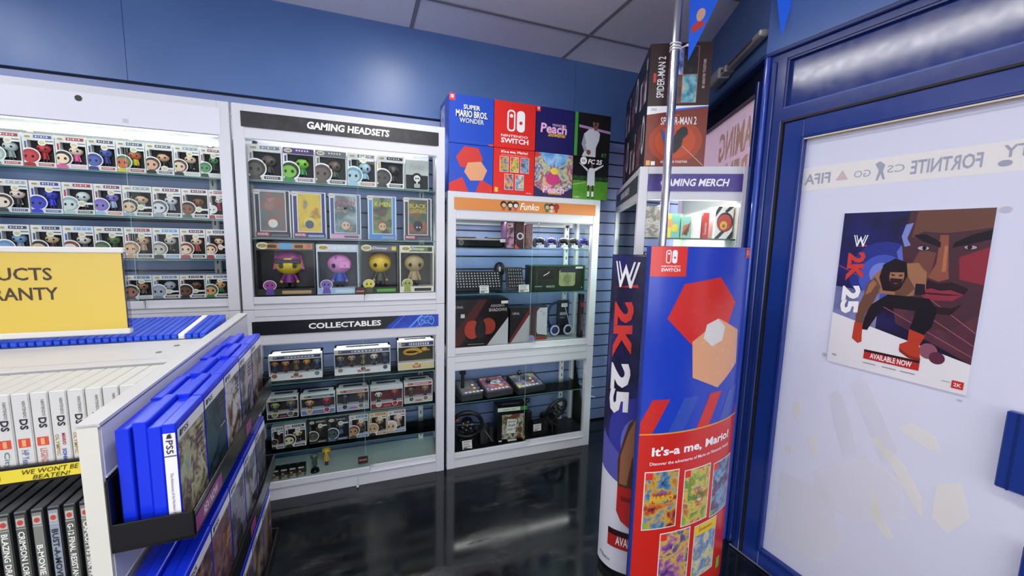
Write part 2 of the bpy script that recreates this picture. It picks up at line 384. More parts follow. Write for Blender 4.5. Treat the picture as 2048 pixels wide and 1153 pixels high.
# long grey bracket above the window
r = thing('metal_bracket_arm', 'long grey slotted metal arm fixed on the blue wall above the corner window', 'bracket', AK, ARZ)
b = MB(); b.box((-.40, -.045, 2.272), (-.03, -.005, 2.300), mat('b9b4ac', .35, .4), .006); b.box((-.36, -.048, 2.281), (-.10, -.044, 2.291), mat('4a4643', .6)); b.build('arm', r)
b = MB(); b.box((-.62, -.06, 2.262), (-.46, 0, 2.318), mat('a9a7a8', .4), .006); b.build('bracket_box', r)
b = MB(); b.box((-.465, -.05, 2.270), (-.395, -.002, 2.302), mat('b3b0ae', .4), .004); b.box((-.44, -.053, 2.28), (-.425, -.05, 2.292), DARK); b.build('hinge_block', r)

# ================================================================ DISPLAY CABINETS
def cabinet(label, x0, x1, z0, z1, zo0, zo1, banner=None, shelves=(), up=None, loc=(0, 0, 0), rz=0, depth=.285, light=0, floor=WHITE, post=.047, painter=None, sides=True, group='white framed glass showcases', ymid=None, tube=False, lightcol=(1, 1, .97)):
    r = thing('display_cabinet', label, 'display cabinet', (loc[0], loc[1], loc[2]), rz, group)
    F = FRAMEW; b = MB()
    for a, c in ((x0, x0+post), (x1-post, x1)):
        b.box((a, 0, z0), (c, .04, z1), F, .002); b.box((a, depth-.03, z0), (a+.02 if a == x0 else c, depth, z1), F) if a == x0 else b.box((c-.02, depth-.03, z0), (c, depth, z1), F)
    b.box((x0+post, .003, zo1), (x1-post, .038, z1), F); b.box((x0+post, .006, z0), (x1-post, .038, zo0-.034), F)
    b.box((x0+.004, .04, z1-.03), (x1-.004, depth, z1-.002), F); b.box((x0+.004, .04, z0+.0), (x1-.004, depth, zo0-.012), floor)
    b.box((x0+post, depth-.02, zo1-.02), (x1-post, depth, z1-.03), F)
    # thin joint lines of the aluminium profile
    J = mat('9a9ca4', .5)
    for zz in (zo1+.004, z1-.033): b.box((x0+post-.0012, .0015, zz-.0008), (x1-post+.0012, .0032, zz+.0008), J)
    b.box((x0+post, .002, zo0-.0365), (x1-post, .0065, zo0-.034), J)
    b.build('frame', r)
    b = MB()
    if banner:
        bz0, bz1 = banner; b.box((x0+post-.012, -.0005, bz0), (x1-post+.012, .004, bz1), DARK); painter(front(b, -.0005), x0+post-.012, x1-post+.012, bz0, bz1); b.build('header_sign', r)
    xm = ymid if ymid is not None else (x0+x1)/2
    for k, (a, c, y) in enumerate(((x0+post, xm+.02, .010), (xm-.02, x1-post, .024))):
        b = MB(); b.box((a, y, zo0-.004), (c, y+.004, zo1+.004), GLASS); d = b.build('glass_door', r)
        b = MB(); b.box((a if k == 0 else xm, y-.006, zo0-.034), (xm-.001 if k == 0 else c, y+.008, zo0), F, .001); b.build('door_rail', d)
    b = MB(); b.box((xm-.0215, .009, zo0), (xm-.0205, .0095, zo1), mat('bfe0da', .2)); b.build('door_edge', r)
    for s in shelves:
        b = MB(); b.box((x0+.02, .045, s-.006), (x1-.02, depth-.01, s), SHELFGLASS); b.box((x0+.02, .0445, s-.006), (x1-.02, .0452, s), GEDGE); b.build('shelf', r)
    if up is not None:
        b = MB(); b.box((up-.016, depth-.02, z0+.02), (up+.016, depth, zo1), WHITE, .003)
        for k in range(int((zo1-z0)/.05)): b.box((up-.003, depth-.0215, z0+.06+k*.05), (up+.003, depth-.019, z0+.08+k*.05), DARK)
        b.build('shelf_upright', r)
    if sides:
        for xx in (x0+.006, x1-.009):
            b = MB(); b.box((xx, .04, z0+.03), (xx+.003, depth-.03, zo1), GLASS); b.build('side_glass', r)
    if light:
        M = Matrix.Translation(loc) @ Matrix.Rotation(rz, 4, 'Z')
        p = M @ Vector(((x0+x1)/2, .10 if depth < .4 else depth/2, zo1-.004))
        area('showcase_light', p, (x1-x0)*.85, .03, light, lightcol, (0, 0, rz))
    return r
def blank(f, x0, x1, z0, z1):
    f.rect(x0, z0, x1, z1, mat('d9dae4', .35)); f.ell(-1.073, z1-.024, .012, .012, BLACK, 3); f.rect(-.935, z0+.012, -.915, z0+.03, mat('c4c4cc'), 2)
def ban_head(f, x0, x1, z0, z1):
    f.rect(x0, z0, x1, z1, art(['17161a', '1c1a1e', '332f35'], 26, 2))
    f.text('GAMING HEADSETS', (x0+x1)/2+.01, (z0+z1)/2+.002, .035, mat('f4f4f4'), 3, .385, bold=.035, shear=.12)
def ban_coll(f, x0, x1, z0, z1):
    f.rect(x0, z0, x1, z1, mat('0b0c16', .3)); f.text('COLLECTABLES', -.075, (z0+z1)/2+.001, .030, mat('f4f4f4'), 3, .355, bold=.03, align='c')
    f.poly([(.12, z0), (.2, z1), (x1, z1), (x1, z0)], art(['0c1a5c', '1c3fae', '2f5bd0'], 12, 5), 2)
    for a, wd in ((.155, .004), (.245, .014), (.285, .006), (.31, .003)): f.poly([(a, z0), (a+wd, z0), (a+.07+wd, z1), (a+.07, z1)], mat('5d8cf0'), 3)
    cx, cz = .345, (z0+z1)/2; LW = mat('a8dcf6')
    pts = [(cx-.034, cz-.024), (cx-.044, cz-.004), (cx-.040, cz+.018), (cx-.024, cz+.024), (cx+.024, cz+.024), (cx+.040, cz+.018), (cx+.044, cz-.004), (cx+.034, cz-.024), (cx+.016, cz-.012), (cx-.016, cz-.012), (cx-.034, cz-.024)]
    f.line(pts, .002, LW, 4)
    for dx, dz, rr in ((-.026, .008, .006), (.026, .010, .006), (-.010, -.002, .005), (.012, -.002, .005)): f.ring(cx+dx, cz+dz, rr-.0015, rr, LW, 4, 12)
def ban_fig(f, x0, x1, z0, z1):
    f.rect(x0, z0, x1, z1, mat('d0823c', .35)); f.rect(x0+.7*(x1-x0), z0, x1, z1, mat('cb7a3a', .35), 1.5)
    f.text('Funko', (x0+x1)/2+.0, (z0+z1)/2, .040, mat('f4efe4'), 3, .125, bold=.015, shear=.3)
    for i, (dx, c1, c2) in enumerate(((-.165, '1b1410', 'e5b893'), (-.125, '231a14', 'efd9b9'), (-.09, '15141a', 'e8e4de'), (.115, '38594d', 'c9b08c'), (.145, '191716', 'ecc9a4'), (.178, '7a1820', 'a32029'))):
        u = (x0+x1)/2+dx; v = (z0+z1)/2; f.ell(u, v+.008, .020, .020, mat(c1), 3); f.ell(u+.002, v+.003, .013, .011, mat(c2), 4); f.rect(u-.009, v-.026, u+.009, v-.010, mat(['c0402c', '2c2a30', 'd23a55', '355a4b', 'c8c2b8', '8e1c24'][i]), 4)
        f.ell(u-.004, v+.002, .002, .003, BLACK, 5, 8); f.ell(u+.007, v+.002, .002, .003, BLACK, 5, 8)
C1X0, C1X1 = -1.56, -.548
cabinet('upper white showcase at far left full of boxed figures, its header panel blank', C1X0, C1X1, 1.02, 1.988, 1.077, 1.834, (1.838, 1.956), (1.648, 1.455, 1.265), -.70, painter=blank, light=3.6, lightcol=(.93, 1, .85), ymid=-.92)
cabinet('lower white showcase at far left, standing mostly hidden behind the game gondola', C1X0, C1X1, 0, 1.018, .10, .8375, (.891, .96), (.62,), None, painter=ban_coll if False else (lambda f, a, c, d, e: f.rect(a, d, c, e, mat('0b0c16'))), ymid=-1.05)
C2X0, C2X1 = -.5375, .450
c2 = cabinet('upper white showcase with the black GAMING HEADSETS sign', C2X0, C2X1, 1.02, 1.988, 1.082, 1.832, (1.886, 1.956), (1.649, 1.372), .36, painter=ban_head, light=4, ymid=.02)
c2b = cabinet('lower white showcase with the black and blue COLLECTABLES sign', C2X0, C2X1, 0, 1.018, .10, .8375, (.891, .96), (.618, .412, .238), .35, painter=ban_coll, light=1.2, floor=mat('cfe0d8', .25), ymid=.03)  # weak fill light added inside; this showcase has no lamp
C3X0, C3X1 = .467, 1.451
c3 = cabinet('upper white showcase with the orange header sign, holding keyboards and headsets', C3X0, C3X1, .70, 1.654, .749, 1.4996, (1.554, 1.621), (1.337, 1.064), 1.362, painter=ban_fig, light=4, ymid=1.01)
c3b = cabinet('lowest white showcase on the floor with steering wheels and arcade sticks', C3X0, C3X1, 0, .698, .095, .6125, None, (.392,), 1.362, light=.5, floor=mat('16161a', .3), ymid=.99)  # faint fill light added inside a mostly unlit showcase
# small stickers on the sliding doors
for root, x, z in ((c2, -.0, 1.10), (c2b, -.005, .145)):
    b = MB(); f = front(b, .009, x, z); f.rrect(-.026, -.022, .026, .022, .006, mat('241312'), 1); f.rrect(-.022, -.018, .022, .018, .004, mat('3a1a17'), 1.5); f.rect(-.02, -.003, .02, .004, mat('b07468'), 2); b.build('door_sticker', root)
b = MB(); f = front(b, .009, 1.0, .775); f.ell(0, 0, .022, .022, mat('5a7fb4'), 1); f.rect(-.022, -.004, .022, .004, mat('c05a48'), 2); f.ring(0, 0, .018, .022, mat('7f9ac2'), 2); b.build('door_sticker', c3)
b = MB(); b.tube([(-.03, -.004, .075), (-.032, -.012, .05), (-.03, -.016, .03), (-.036, -.02, .012)], .0022, mat('b9bcc4'), 6); b.ball((-.036, -.02, .010), .007, mat('c9ccd2'), 8, 6); b.build('door_key', c2b)
# fluorescent tube in the left cabinet
r = thing('light_tube', 'glowing white tube lamp across the top inside the left showcase', 'lamp', (0, 0, 0))
def emis(c, e):
    m = bpy.data.materials.new('m_lamp'); m.use_nodes = True; b = m.node_tree.nodes['Principled BSDF']; b.inputs['Emission Color'].default_value = lin(c); b.inputs['Emission Strength'].default_value = e; return m
b = MB(); b.tube([(-1.54, .12, 1.815), (-.61, .12, 1.815)], .009, emis('fbfff0', 2.6), 10); b.build('tube', r)
b = MB(); b.box((-1.55, .10, 1.827), (-.60, .14, 1.85), WHITE); b.box((-1.545, .108, 1.803), (-1.53, .132, 1.829), WHITE); b.box((-.62, .108, 1.803), (-.605, .132, 1.829), WHITE); b.build('lamp_holder', r)
for x in (-1.3, -.96, -.66): b = MB(); b.box((x-.006, .11, 1.80), (x+.006, .13, 1.828), mat('8f8a70')); b.build('clip', r)

# ================================================================ BOXED FIGURES
POPY = mat('d9c99a')
def figurine(parent, w, h, y, cx, z0, skin, hair, shirt, style=0, name='figurine'):
    """generic big-headed vinyl figure standing at (cx,y,z0), total height h"""
    b = MB(); hr = w/2; zc = z0+h-hr*.92
    S, Hm, C = mat(skin, .35), mat(hair, .4), mat(shirt, .4)
    b.ball((cx, y, zc), (hr, hr*.75, hr*.86), S, 14, 9)
    if style != 2: b.ball((cx, y+hr*.12, zc+hr*.12), (hr*1.06, hr*.8, hr*.86), Hm, 14, 6, .02 if style == 0 else .3, 1)
    if style == 0: b.ball((cx, y+hr*.3, zc), (hr*1.05, hr*.62, hr*.85), Hm, 12, 7)
    for sx in (-1, 1): b.ball((cx+sx*hr*.45, y-hr*.66, zc-hr*.12), (hr*.17, hr*.1, hr*.19), BLK_GLOSS, 8, 6)
    b.ball((cx, y-hr*.74, zc-hr*.3), (hr*.07, hr*.06, hr*.05), S, 6, 4)
    th = h-hr*1.7
    b.tube([(cx, y, z0+th*.38), (cx, y, z0+th*1.08)], [hr*.42, hr*.30], C, 8)
    for sx in (-1, 1):
        b.tube([(cx+sx*hr*.3, y, z0+th*.98), (cx+sx*hr*.55, y-.002, z0+th*.5)], [hr*.14, hr*.12], C, 6); b.ball((cx+sx*hr*.56, y-.003, z0+th*.42), hr*.13, S, 6, 5)
        b.tube([(cx+sx*hr*.2, y, z0+th*.45), (cx+sx*hr*.22, y, z0+th*.06)], [hr*.18, hr*.16], mat('26262c'), 6); b.ball((cx+sx*hr*.22, y-hr*.1, z0+hr*.08), (hr*.17, hr*.26, hr*.1), mat('1c1a1a'), 6, 4)
    return b.build(name, parent)
def figure_box(x0, x1, z0, z1, y, label, group, P, depth=.09, kind='std', hang=False):
    """P: dict skin, hair, shirt, band, wtext colours"""
    w, h = x1-x0, z1-z0; r = thing('figure_box', label, 'figure box', (x0, y, z0), 0, group)
    shell = mat(P.get('shell', 'e6e5e6'), .3); win = mat(P.get('win', '0c0b10'), .5, 0, .3); cav = .022
    e = .0012; w -= 2*e; b = MB(Matrix.Translation((e, 0, 0)))
    sd = w*.05; zb = h*.15; zt = h*.80; lx = w*.12
    b.box((0, cav, 0), (w, depth, h), shell); b.add([(sd, cav-.0005, zb), (w-sd, cav-.0005, zb), (w-sd, cav-.0005, zt), (sd, cav-.0005, zt)], [(0, 1, 2, 3)], win)
    b.box((0, 0, 0), (sd*.7, cav, h), shell); b.box((w-sd*.7, 0, 0), (w, cav, h), shell); b.box((sd*.7, 0, 0), (w-sd*.7, cav, zb), shell); b.box((sd*.7, 0, zt), (w-sd*.7, cav, h), shell)
    b.box((sd*.7, 0, zb), (lx+sd*.5, cav, zt), shell)
    f = front(b, 0); T = mat(P['band'], .35); K = mat('17161a')
    # top strip with round logo, series band and number
    if P.get('full'): f.rect(.02*w, zt+.012*h, .98*w, .975*h, T, 1)
    else: f.rect(.36*w, .87*h, .93*w, .96*h, T, 1)
    for k in range(5): f.rect((.42+.085*k)*w, .893*h, (.47+.085*k)*w, .937*h, mat('f0eeee' if k % 2 == 0 or P.get('full') else 'c4b6b6'), 2)
    f.ell(.18*w, .90*h, .13*w, .062*h, mat('eeeae0'), 2, 14); f.ell(.18*w, .90*h, .10*w, .042*h, POPY, 3, 12); f.text('POP!', .18*w, .90*h, .045*h, mat('6b4f2c'), 4, .15*w)
    f.rect(.06*w, .56*h, .12*w, .76*h, mat(P.get('side', P['band'])), 1.2)
    # name strip
    f.rect(.04*w, .02*h, .96*w, .13*h, mat(P.get('strip', 'e2e1e2')), 1); f.rect(.45*w, .04*h, .93*w, .115*h, mat(P.get('name', '3a3a44')), 2)
    for k in range(6): f.rect((.5+.062*k)*w, .062*h, (.54+.062*k)*w, .094*h, mat('e0dcd8'), 3)
    # printed portrait at the lower left corner (kept inside the carton outline)
    hr = .29*w; cxp, czp = .21*w, .33*h
    zc = lambda z: max(.006*h, z)
    f.poly([(max(.012*w, cxp+1.13*hr*math.cos(a)), zc(czp+1.13*hr*math.sin(a))) for a in [2*math.pi*i/18 for i in range(18)]], mat('f2f0f0'), 2)
    f.poly([(max(.012*w, cxp+hr*math.cos(a)), zc(czp+hr*.95*math.sin(a))) for a in [2*math.pi*i/18 for i in range(18)]], mat(P['hair']), 3)
    f.poly([(max(.012*w, cxp-.02*w+.80*hr*math.cos(a)), zc(czp-.03*h+.72*hr*math.sin(a))) for a in [2*math.pi*i/16 for i in range(16)]], mat(P['skin']), 4)
    f.ell(cxp+.3*hr, czp-.1*hr, .17*hr, .2*hr, BLACK, 5, 10); f.ell(cxp-.45*hr, czp-.1*hr, .14*hr, .2*hr, BLACK, 5, 10)
    f.poly([(.012*w, .01*h), (.38*w, .01*h), (.33*w, .12*h), (.10*w, .13*h), (.012*w, .10*h)], mat(P['shirt']), 5)
    if P.get('stick', True):
        sx = P.get('sx', .62); sz = P.get('sz', .74); f.ell(sx*w, sz*h, .13*w, .095*h, mat('efece6'), 3, 16); f.ell(sx*w, sz*h, .09*w, .05*h, POPY, 4, 12); f.rect((sx+.05)*w, (sz-.03)*h, min(.98, sx+.36)*w, (sz+.035)*h, mat('e9e8e8'), 2.5)
    # side and top print
    T2 = Face(b, lambda u, v, k: (u, v, h+k)); T2.rect(.05*w, .01, .95*w, depth-.01, mat('d4d4d8'), 1)
    b.build('carton', r)
    figurine(r, w*.46, (zt-zb)*.93, cav-.006-w*.0, w*.60, zb*.9, P['skin'], P['hair'], P['shirt'], P.get('style', 0)) if kind == 'std' else None
    return r
ORD = ['first', 'second', 'third', 'fourth', 'fifth', 'sixth', 'seventh', 'eighth']
CN = {}
def rowboxes(xs, z0, z1, y, where, group, specs, depth=.09):
    n = len(xs)-1
    for i in range(n):
        P = specs[i]; lab = 'figure box, %s, %s from left, %s' % (P['d'][2:] if P['d'][:2] == 'a ' else P['d'], ORD[i], where)
        figure_box(xs[i], xs[i+1], z0, z1, y, lab, group, P, depth)
def S(d, skin, hair, shirt, band, **k): return dict(d=d, skin=skin, hair=hair, shirt=shirt, band=band, **k)
LY = .055
rowboxes([-1.294, -1.192, -1.089, -.991, -.889, -.786, -.686, -.600], 1.650, 1.784, LY, 'top shelf, far left showcase', 'boxes on the left showcase top shelf', [
    S('a red portrait', 'c33b40', 'b02a30', 'a02028', '4d5aa0', name='b23a40', style=2), S('a pink shirted portrait', 'f0d3b8', '1b1a20', 'e0569c', 'b8312c', name='e8a8c0'), S('a blue portrait', '5360b0', '36428c', '2d3a80', '55405f', name='b23a40', style=2),
    S('orange faced portrait', 'cf6a44', '47775c', 'd0c32c', '4d4a78', name='b23a40'), S('brown haired portrait', 'dcae8c', '472a22', '2a1c1c', '6f6874', sx=.66, sz=.2, name='6a5f88'), S('pale portrait', 'e6cdaa', '5a342a', '2a2a30', '9aa0a8', name='c6d4c8'), S('a green portrait', '5c9664', '3f7a4c', '2a4a34', '8a3434', name='d8d8d8', style=2)])
figure_box(-1.40, -1.296, 1.650, 1.784, LY, 'pale grey portrait figure box, cut by the left photo edge, top shelf', 'boxes on the left showcase top shelf', S('', 'c6d0d0', '9db0a8', '8a9a9a', 'b04048', style=2, name='b23a40'))
rowboxes([-1.289, -1.186, -1.081, -.983, -.876, -.768, -.663, -.600], 1.458, 1.593, LY, 'second shelf, far left showcase', 'boxes on the left showcase second shelf', [
    S('a deep blue portrait', '3c44c0', '2c34b0', '2a3ad0', '3b3f9c', win='1c2450', name='3a5ab0', style=2), S('robot portrait, red letters', 'd0dcdc', '9ab0b4', 'b8c8c8', 'b43c48', name='50505a', sx=.6, sz=.35, style=2), S('a purple portrait', '8a78c8', '7a68bc', 'a0c0d8', '8c3a58', name='d88a70', style=2),
    S('closed eyed portrait', 'e2bb98', '2c2024', '9ab0c0', 'a8a8a8', sx=.6, sz=.3), S('a grey white portrait', 'd8dade', '62646c', '9aa0b0', '7c3a4a', name='2c2c34'), S('a brown skinned portrait', '8a5634', '241a16', '5a6a58', '7a2e34', sx=.62, sz=.3, name='3a2020'), S('red dotted white mask', 'e8e6e6', 'dcdada', 'b03040', 'a83238', name='b03040', style=2)])
figure_box(-1.395, -1.291, 1.458, 1.593, LY, 'brown haired portrait figure box, cut by the left photo edge, second shelf', 'boxes on the left showcase second shelf', S('', 'e8d8c8', '4a2c24', '3a3a40', 'a8b0b8', name='40508a'))
rowboxes([-1.300, -1.198, -1.093, -.990, -.887, -.785, -.684, -.600], 1.268, 1.408, LY, 'third shelf, far left showcase', 'boxes on the left showcase third shelf', [
    S('a black haired tan portrait', 'd8b890', '17161a', '2a2a30', '3a3c60'), S('a ginger and cream portrait', 'e4dcd4', '7a3c2c', '3a3a40', '72a8d8', side='2c5cb0'), S('a dark green portrait', '5c7a44', '3a5230', '2a3a28', '50505a', style=2),
    S('red band portrait', 'e6b894', 'a87850', 'c8a080', 'ac2c34', side='b02c34', strip='d4d4dc'), S('a grey goat like portrait', 'c8c4b8', '8a8478', '403c3c', '6aa8dc', side='2a4ca0', style=2, name='6aa0d8'), S('round spectacled portrait', 'ecd2b4', '7c3420', 'b04a54', '70303c', side='b02c2c', name='2a2a34'), S('long haired portrait', 'eed0ac', '6c3020', 'a83040', '3c3048', side='4a2c7a', sx=.7, sz=.4, name='3a6ab0')])
figure_box(-1.405, -1.302, 1.268, 1.408, LY, 'light blue portrait figure box, cut by the left photo edge, third shelf', 'boxes on the left showcase third shelf', S('', '7ea0cc', '6488b8', '8090a8', '4a4a54', style=2))
rowboxes([-1.004, -.902, -.799, -.697, -.600], 1.080, 1.190, LY, 'beside the yellow sign', 'boxes on the left showcase bottom', [
    S('a brown dark eyed figure', 'a87058', '3a2420', '6a5a60', '5474b0', name='c8c8d0'), S('a pale grey stone portrait', 'a8aebc', '9aa2b4', '7a8294', '5c84c0', style=2, sx=.6, sz=.3), S('a dark brown skinned portrait', '6a4230', '1c1614', '2a2428', '402028', side='8c2434', sx=.6, sz=.3), S('a tan skinned green capped portrait', 'd49a64', '2c5a3c', '2c7a44', '3a5aa0', side='2c9050')])
# middle showcase, top row
rowboxes([-.495, -.347, -.202, -.051, .094, .240], 1.653, 1.822, LY, 'under the GAMING HEADSETS sign', 'boxes under the headsets sign', [
    S('a dark grey portrait', '5c5450', '34302e', '484444', '8a8a90', win='22202c', name='3a3a44', stick=False, style=2), S('bright green face, purple band', '7cbc40', '20261e', '3c8c58', '4c2a74', full=True, win='1e2226', stick=False, name='8a6a9a'), S('a horned grey brown portrait', '6c5c58', '4c4040', '5c6050', '6a6c70', full=True, shell='cfd0d2', win='2c3434', stick=False), S('a pale blue portrait', 'a8c4d4', '7098b0', '9ac0d8', '3c4450', win='20262c', sx=.55, sz=.80, style=2, name='c08078'), S('dark hooded portrait', '4c4644', '302c2c', '3c3838', '1c1c20', side='d8b83c', win='181a20', stick=False, style=2)], .12)
r = thing('figure_box', 'grey acrylic cased box with a white rounded emblem, rightmost on its shelf', 'figure box', (.243, LY, 1.653))
b = MB(); b.box((0, .01, 0), (.128, .12, .160), mat('c6cac2', .2)); f = front(b, .01); f.rect(.004, .004, .124, .08, mat('1c1c1e'), 1); f.text('Funko', .064, .125, .03, mat('a8aca4'), 2, .08, shear=.3); f.ell(.064, .050, .034, .042, mat('101012'), 2)
f.ell(.064, .062, .018, .018, mat('e8e8e4'), 3); f.ell(.058, .062, .004, .005, BLACK, 4, 8); f.ell(.070, .062, .004, .005, BLACK, 4, 8); f.rrect(.048, .012, .080, .034, .005, mat('b8b8b4'), 3); f.rect(.060, .034, .068, .048, mat('e8e8e4'), 3); b.build('carton', r)
b = MB(); b.box((-.003, 0, -.0005), (.133, .004, .163), PANE); b.build('plastic_case', r)
# middle showcase, comic cover boxes
comic = [(-.483, -.323, '26262e', ['1c2228', '5a6a68', '8c5a4a', 'a09a90'], '', 'MARVEL', 'grey comic cover box with a pink red pointed shape'), (-.316, -.159, '2c3478', ['8c3a20', 'e0c030', 'd8b828', '5c6470'], '', 'MARVEL', 'blue edged comic cover box, yellow cover with red title'),
         (-.143, .012, '3a5288', ['bcc4c4', '9aa8a8', '4c6468', 'c0a080'], 'ACTION\nCOMICS', '', 'pink and blue comic cover box lettered ACTION COMICS'), (.047, .195, '4c90d0', ['2c4a30', '7c8a50', '28302c', '8a4c30'], 'X-MEN', '', 'light blue comic cover box lettered X-MEN'),
         (.236, .389, '3a3c44', ['4a4c38', '3c5230', 'a05030', '242428'], 'BLACK\nLIGHTNING', 'MARVEL', 'black edged comic cover box lettered BLACK LIGHTNING')]
for i, (a, c, edge, cols, ttl, foot, lab) in enumerate(comic):
    w, h = c-a, .236; r = thing('comic_cover_box', lab, 'comic cover box', (a, LY+.01, 1.3745), 0, 'comic cover boxes on the middle shelf')
    b = MB(); b.box((0, .012, 0), (w, .075, h), mat('e2e2e6', .3)); f = front(b, .012); f.rect(.006, .006, w-.006, h-.004, mat(edge), 1); f.rect(.022, .03, w-.020, h-.006, mat('dfe0e4'), 2); f.rect(.026, .034, w-.024, h-.010, art(cols, 22, i+3), 3)
    f.ell(.012, h-.012, .017, .012, mat('e8e4d8'), 4); f.text('POP!', .012, h-.012, .009, mat('8a6a3a'), 5)
    f.rect(.004, .002, w-.004, .026, mat('d9a8c4' if i == 2 else edge), 4)
    if foot: f.rect(.008, .008, .062, .026, mat('b8404c'), 5); f.text(foot, .035, .017, .012, mat('efefef'), 6, .048)
    f.rect(.07, .007, w-.012, .018, mat('9aa8c0' if i % 2 else '6a6470'), 5)
    tl = ttl.split('\n'); tc = {'ACTION\nCOMICS': 'b83450', 'X-MEN': 'd8d050', 'BLACK\nLIGHTNING': 'c8c040'}.get(ttl, 'c84030')
    if ttl:
        for k, t in enumerate(tl): f.text(t, w/2, h-.045-k*.028, .024, mat(tc if k == 0 or i != 2 else '34404c'), 5, w*.60)
    f.ell(w*.5, h*.34, w*.17, h*.12, mat(['9c5a48', 'e0c860', '7c8c8c', '7a5c38', '1a1c22'][i]), 4); f.ell(w*.5, h*.30, w*.13, h*.09, mat(['e0dcd4', '4c5a78', 'd8b898', 'd8b080', '14161a'][i]), 5)
    if i > 1: f.ell(w*.46, h*.31, .004, .004, mat('e8e8e8' if i == 4 else '181818'), 6, 8); f.ell(w*.57, h*.31, .004, .004, mat('e8e8e8' if i == 4 else '181818'), 6, 8)
    b.build('carton', r)
    b = MB(); b.box((-.002, 0, 0), (w+.002, .003, h+.002), PANE); b.build('plastic_case', r)
# middle showcase, four large boxes
big = [(-.486, -.214, 1.356, 'e0c020', '5a1e5c', '7c2c7c', 'c8863c', '14121a', 'large black figure box with a purple and yellow masked figure', 2), (-.212, -.003, 1.350, 'd88cc8', '7a4c9c', '2c50b8', 'c8d0dc', '2a2f3c', 'large dark blue figure box with a pink and blue figure', 2),
       (-.001, .203, 1.352, 'e8c42c', 'c89a2c', '4a4434', '6a6470', '1c1c1c', 'large black and yellow figure box with a round yellow head', 1), (.205, .399, 1.350, 'c0a878', 'a89468', 'b8a478', '6c7a40', '2c2a20', 'large box with a golden wide mouthed figure', 2)]
for i, (a, c, zt, skin, hair, shirt, band, win, lab, st) in enumerate(big):
    w, h = c-a-.004, zt-1.083-.004; r = thing('large_figure_box', lab, 'figure box', (a+.002, LY-.01, 1.083), 0, 'large figure boxes at the bottom of the headsets showcase')
    b = MB(); sh = mat(['1a1820', 'b8c4d4', '22221c', 'd8d4c4'][i], .3); d = .18; cav = .09
    b.box((0, cav, 0), (w, d, h), mat(win)); b.box((0, 0, 0), (.007, cav, h), sh); b.box((w-.007, 0, 0), (w, cav, h), sh); b.box((.007, 0, h-.04), (w-.007, cav, h), sh); b.box((.007, 0, 0), (w-.007, cav, .034), sh)
    f = front(b, 0); f.rect(.03, h-.033, w-.01, h-.006, mat(band), 1); f.rect(.003, .003, w-.003, .030, mat(['241c14', '9cc0e4', '202418', 'e0dcd0'][i]), 1)
    f.ell(.035, h-.018, .027, .017, mat('ece6cc'), 2); f.ell(.035, h-.018, .022, .012, mat('c8b070'), 3); f.text('POP!', .035, h-.018, .012, mat('4c3c1c'), 4)
    f.text(['', 'FORTNITE', 'Disney', 'Disney'][i] or 'GALACTUS'[:0] or ' ', w*.52, h-.02, .018, mat('eef2f4'), 3, w*.4, shear=.3 if i > 1 else 0)
    if i == 0: f.rect(w*.4, h-.034, w*.62, h-.004, mat('5c9cd0'), 2); f.rect(w*.2, h-.028, w*.36, h-.012, mat('4c2a1c'), 2); f.rect(w*.66, h-.028, w*.8, h-.012, mat('4c2a1c'), 2); f.ell(w*.9, h-.018, .011, .011, mat('b85a78'), 3)
    else: f.rect(w-.035, h-.030, w-.012, h-.010, mat(['', 'c8dce8', 'd8c83c', '1c1c1c'][i]), 2)
    f.rect(w*.42, .007, w*.92, .024, mat(['b89468', 'c8dce8', '5ca83c', '2c2c2c'][i]), 2)
    u = w*.22; f.ell(u, .052, .030, .026, mat('eae8ec'), 2); f.ell(u, .052, .027, .023, mat(['9c3c90', '7a60b8', 'e4d040', 'a8ac50'][i]), 3); f.poly([(u-.02, .004), (u+.02, .004), (u+.015, .034), (u-.015, .034)], mat(['5c3c9c', '6a50a8', '5c5a34', '98a050'][i]), 3)
    f.ell(u-.01, .052, .004, .006, BLACK, 4, 8); f.ell(u+.01, .052, .004, .006, BLACK, 4, 8)
    b.build('carton', r)
    fg = figurine(r, w*(.50 if i == 0 else .60), h-.085, .048, w*(.53 if i < 3 else .45), .036, skin, hair, shirt, st)
    if i == 0:
        b = MB(); b.ball((w*.53, .052, h-.102), (.074, .050, .058), mat('8c2c78', .3), 14, 7, .25, 1); b.box((w*.53-.060, -.001, h-.108), (w*.53+.060, .010, h-.088), mat('1c1420'), .004)
        for sx in (-1, 1): b.prism([(w*.53+sx*.058, h-.06), (w*.53+sx*.072, h-.14), (w*.53+sx*.045, h-.13)], 1, .03, .06, mat('c04488'))
        b.build('helmet', fg)
    if i == 1:
        b = MB(); b.box((w*.50, .002, h-.13), (w*.80, .05, h-.085), mat('e090c8', .3), .006); b.box((w*.42, .01, h-.10), (w*.48, .06, h-.06), mat('b868c0'), .01); b.build('helmet', fg)
    b = MB(); b.box((.008, .001, .035), (w-.008, .0025, h-.041), PANE); b.build('plastic_window', r)
